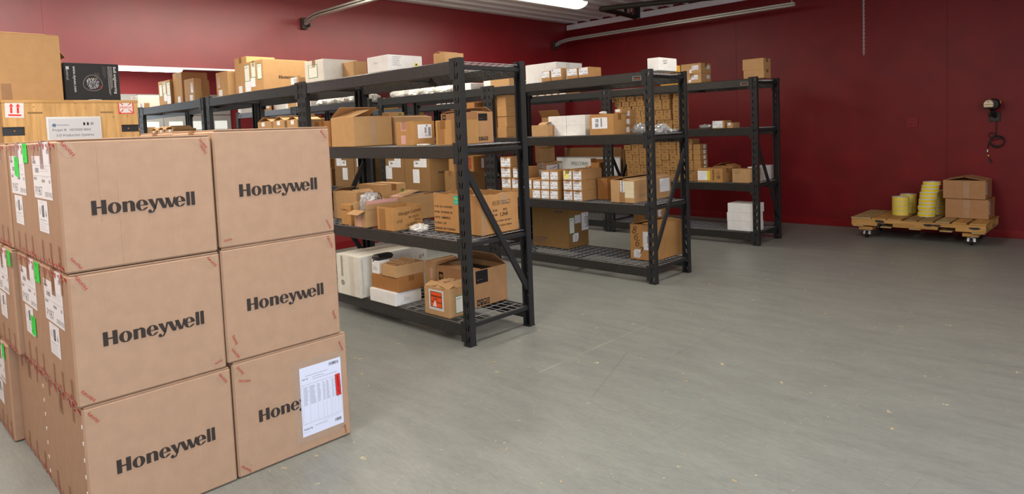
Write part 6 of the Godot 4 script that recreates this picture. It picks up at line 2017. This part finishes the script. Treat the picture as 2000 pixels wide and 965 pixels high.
	box("label_carton", "brown carton with white label behind the carton with handwritten digits", "box", "", Vector3(5.562, 0.141, -3.575), Vector3(0.295, 0.418, 0.180), 0, "orange", "closed", true, [["R", 0.038, 0.359, 0.060, 0.065, "ship_label", 0]])
	box("white_carton", "glossy white carton at the near end of the second rack far bay top", "box", "", Vector3(4.994, 1.816, -5.410), Vector3(0.198, 0.075, 0.100), 0, "white", "closed", false, [])
	box("tan_carton", "brown carton, first of two seen above the kraft carton on the far bay third shelf", "box", "", Vector3(4.915, 1.288, -5.345), Vector3(0.100, 0.389, 0.123), 0, "brown", "closed", false, [])
	box("tan_carton", "brown carton, second of two seen above the kraft carton on the far bay third shelf", "box", "", Vector3(5.035, 1.288, -5.368), Vector3(0.100, 0.403, 0.058), 0, "brown", "closed", false, [])
	box("side_label_carton", "large tan carton with white side labels, nearer of two on the far bay second shelf", "box", "", Vector3(5.047, 0.678, -6.326), Vector3(0.385, 0.505, 0.483), 0, "darktan", "closed", true, [["L", 0.068, 0.349, 0.244, 0.121, "lshape_label", 0], ["L", -0.016, 0.182, 0.124, 0.162, "text_label", 0], ["R", 0.030, 0.224, 0.185, 0.067, "honeywell_small", 0]])
	box("side_label_carton", "large tan carton with white side labels, farther of two on the far bay second shelf", "box", "", Vector3(5.055, 0.678, -6.770), Vector3(0.400, 0.505, 0.385), 0, "darktan", "closed", true, [["L", 0.006, 0.346, 0.250, 0.127, "lshape_label", 0], ["L", -0.124, 0.219, 0.132, 0.161, "text_label", 0]])
	box("tan_carton", "plain tan carton under the red-marked cartons behind the corner post", "box", "", Vector3(5.144, 0.678, -5.797), Vector3(0.459, 0.245, 0.188), 0, "darktan", "closed", true, [["R", 0.105, 0.175, 0.065, 0.054, "small_text", 0]])
	box("tan_carton", "tan carton with corner crop marks on the plain tan carton behind the post", "box", "", Vector3(5.032, 0.923, -5.788), Vector3(0.195, 0.137, 0.089), 0, "tan2", "closed", false, [])
	box("tan_carton", "tan carton with red print and white label above the plain one behind the post", "box", "", Vector3(5.020, 0.923, -5.463), Vector3(0.171, 0.172, 0.097), 0, "brown", "closed", false, [["L", -0.007, 0.090, 0.067, 0.131, "red_marks", 0], ["R", 0.055, 0.087, 0.043, 0.108, "blank_label", 0]])
	box("tan_carton", "tan carton with two white labels, lower of the pair on the third rack top", "box", "", Vector3(7.100, 1.816, -3.874), Vector3(0.235, 0.108, 0.228), 0, "golden", "closed", true, [["L", 0.033, 0.065, 0.084, 0.052, "part_label", 0], ["L", -0.027, 0.028, 0.033, 0.029, "blank_label", 0], ["R", 0.048, 0.068, 0.073, 0.041, "part_label", 0]])
	box("tan_carton", "tan carton with two white labels, upper of the pair on the third rack top", "box", "", Vector3(7.099, 1.924, -3.887), Vector3(0.234, 0.116, 0.255), 0, "golden", "closed", true, [["L", 0.055, 0.067, 0.084, 0.052, "part_label", 0], ["L", -0.003, 0.031, 0.029, 0.041, "blank_label", 0], ["R", 0.054, 0.072, 0.073, 0.041, "part_label", 0]])
	box("tan_carton", "plain tan carton, lower of the pair at the third rack end", "box", "", Vector3(7.149, 1.816, -3.179), Vector3(0.174, 0.093, 0.229), 0, "golden", "closed", true, [])
	box("tan_carton", "plain tan carton, upper of the pair at the third rack end", "box", "", Vector3(7.154, 1.909, -3.186), Vector3(0.183, 0.121, 0.235), 0, "golden", "closed", true, [])
	box("flat_carton", "flat yellow carton with pale end lying on the third rack top behind the second rack", "box", "", Vector3(7.142, 1.816, -4.169), Vector3(0.300, 0.040, 0.254), 0, "yellow", "closed", true, [])
	box("label_carton", "small tan carton with blue-marked white label on the third rack third shelf", "box", "", Vector3(7.072, 1.288, -3.563), Vector3(0.180, 0.086, 0.142), 0, "tan", "closed", false, [["L", -0.007, 0.046, 0.117, 0.075, "part_label", 0]])
	box("small_carton", "smallest tan carton with label next to the blue-marked label carton", "box", "", Vector3(7.066, 1.288, -3.425), Vector3(0.169, 0.061, 0.069), 0, "tan", "closed", false, [["L", -0.006, 0.045, 0.033, 0.028, "part_label", 0]])
	box("label_carton", "tan carton with yellow label and black arrows print on the third rack second shelf", "box", "", Vector3(7.089, 0.678, -3.673), Vector3(0.233, 0.157, 0.312), 0, "orange", "closed", true, [["L", -0.090, 0.077, 0.116, 0.106, "white_label", 0], ["L", -0.015, 0.078, 0.035, 0.106, "yellow_label", 0], ["L", 0.084, 0.083, 0.118, 0.134, "over_pack", 0]])
	box("open_carton", "tan carton with open flaps behind the yellow-labelled carton on the third rack", "box", "", Vector3(7.374, 0.678, -3.664), Vector3(0.223, 0.160, 0.243), 0, "orange", "flaps_b", false, [])
	box("hand_carton", "tan carton with handwriting beside the third rack corner post", "box", "", Vector3(7.092, 0.678, -3.293), Vector3(0.156, 0.153, 0.260), 0, "tan", "closed", true, [["L", -0.070, 0.119, 0.096, 0.040, "hand_small", 0]])
	box("white_carton", "white carton behind the handwritten carton at the third rack end", "box", "", Vector3(7.452, 0.678, -3.287), Vector3(0.380, 0.160, 0.143), 0, "white", "closed", false, [])
	box("white_carton", "flat white carton, bottom of three piled on the third rack bottom shelf", "box", "", Vector3(7.129, 0.141, -3.334), Vector3(0.224, 0.107, 0.319), 0, "white", "closed", false, [])
	box("white_carton", "flat white carton, middle of three piled on the third rack bottom shelf", "box", "", Vector3(7.129, 0.249, -3.338), Vector3(0.223, 0.093, 0.319), 0, "white", "closed", false, [])
	box("white_carton", "flat white carton, top of three piled on the third rack bottom shelf", "box", "", Vector3(7.132, 0.343, -3.327), Vector3(0.230, 0.103, 0.318), 0, "white", "closed", false, [])
	box("parts_carton", "low labelled tan carton, first of five on the third rack far bay top", "box", "low labelled cartons", Vector3(7.132, 1.816, -6.340), Vector3(0.300, 0.032, 0.131), 0, "tan2", "closed", true, [["L", -0.004, 0.017, 0.097, 0.025, "blank_label", 0]])
	box("parts_carton", "low labelled tan carton, second of five on the third rack far bay top", "box", "low labelled cartons", Vector3(7.132, 1.816, -6.195), Vector3(0.300, 0.034, 0.128), 0, "tan2", "closed", true, [["L", -0.003, 0.016, 0.095, 0.025, "blank_label", 0]])
	box("parts_carton", "low labelled tan carton, third of five on the third rack far bay top", "box", "low labelled cartons", Vector3(7.132, 1.816, -6.063), Vector3(0.300, 0.033, 0.107), 0, "tan2", "closed", true, [["L", -0.004, 0.016, 0.075, 0.025, "blank_label", 0]])
	box("parts_carton", "low labelled tan carton, fourth of five on the third rack far bay top", "box", "low labelled cartons", Vector3(7.132, 1.816, -5.942), Vector3(0.300, 0.032, 0.105), 0, "tan2", "closed", true, [["L", -0.003, 0.016, 0.073, 0.024, "blank_label", 0]])
	box("parts_carton", "low labelled tan carton, last of five on the third rack far bay top", "box", "low labelled cartons", Vector3(7.132, 1.816, -5.810), Vector3(0.300, 0.034, 0.130), 0, "tan2", "closed", true, [["L", -0.003, 0.016, 0.099, 0.024, "blank_label", 0]])
	box("tan_carton", "brown carton with pale label behind the reddish open carton on the third rack far bay", "box", "", Vector3(7.054, 0.678, -5.311), Vector3(0.123, 0.213, 0.134), 0, "brown", "flap_up2", false, [["L", 0.005, 0.105, 0.083, 0.054, "ship_label", 0]])
	box("tan_carton", "small tan carton before the whiteboard on the third rack far bay", "box", "", Vector3(7.032, 0.678, -5.427), Vector3(0.100, 0.165, 0.077), 0, "tan2", "closed", false, [])

func _ready() -> void:
	var cam := Camera3D.new()
	cam.name = "camera"
	cam.set_frustum(0.03713395, Vector2(0, -0.00566129), 0.05, 60.0)
	cam.transform = Transform3D(Basis(Vector3(0.696751, -0.039907, 0.716202), Vector3(0.073721, 0.997148, -0.016157), Vector3(-0.713515, 0.064056, 0.697706)), Vector3(0, 1.3753, 0))
	add_child(cam)
	cam.current = true
	var we := WorldEnvironment.new()
	we.name = "world"
	var env := Environment.new()
	env.background_mode = Environment.BG_COLOR
	env.background_color = Color8(30, 32, 36)
	env.tonemap_mode = Environment.TONE_MAPPER_LINEAR
	env.tonemap_exposure = 0.95
	env.sdfgi_enabled = true
	env.ssao_enabled = true
	env.ssil_enabled = true
	we.environment = env
	add_child(we)
	make_materials()
	make_prints()
	const FLUO := 6.5
	tube_light("long fluorescent light glowing under the ribbed ceiling", 4.66, 7.07, -5.53, 0.75 * FLUO)
	tube_light("fluorescent light next to the glowing one, just out of view", 2.05, 4.46, -5.53, 1.25 * FLUO)
	tube_light("fluorescent light over the plywood crate, out of view", -0.8, 1.64, -5.53, 1.05 * FLUO)
	tube_light("fluorescent light over the first rack, out of view", 3.1, 5.54, -2.34, 0.60 * FLUO)
	tube_light("fluorescent light over the shipping cartons, out of view", -0.5, 1.94, -2.34, 0.90 * FLUO)
	tube_light("fluorescent light behind the viewer that shows in the mirror", 3.1, 5.54, 1.15, 0.50 * FLUO)
	tube_light("fluorescent light behind the viewer by the window", -0.5, 1.94, 0.85, 0.80 * FLUO)
	tube_light("fluorescent light left of the shipping cartons, out of view", -2.45, -0.01, -3.4, 1.20 * FLUO)
	window_light()
	build_room()
	rack("black diamond-plate rack full of cartons nearest the shipping carton stack", 2.756, 3.115, true, true, false)
	rack("black smooth-beam rack joining the first diamond-plate rack to the mirror", 2.756, 5.101, false, true, false)
	rack("black diamond-plate rack in the middle row with an orange name badge", 4.835, 3.062, true, false, true)
	rack("black smooth-beam rack joining the middle diamond-plate rack to the mirror", 4.835, 5.048, false, true, false)
	rack("black diamond-plate rack along the right wall holding the wall of little cartons", 6.962, 3.102, true, true, true)
	rack("black smooth-beam rack along the right wall that ends at the mirror", 6.962, 5.088, false, true, false)
	build_front_stack()
	build_crate()
	build_shelf_boxes()
	build_small_walls()
	build_pallet()
	build_scanner()
	build_loose_things()
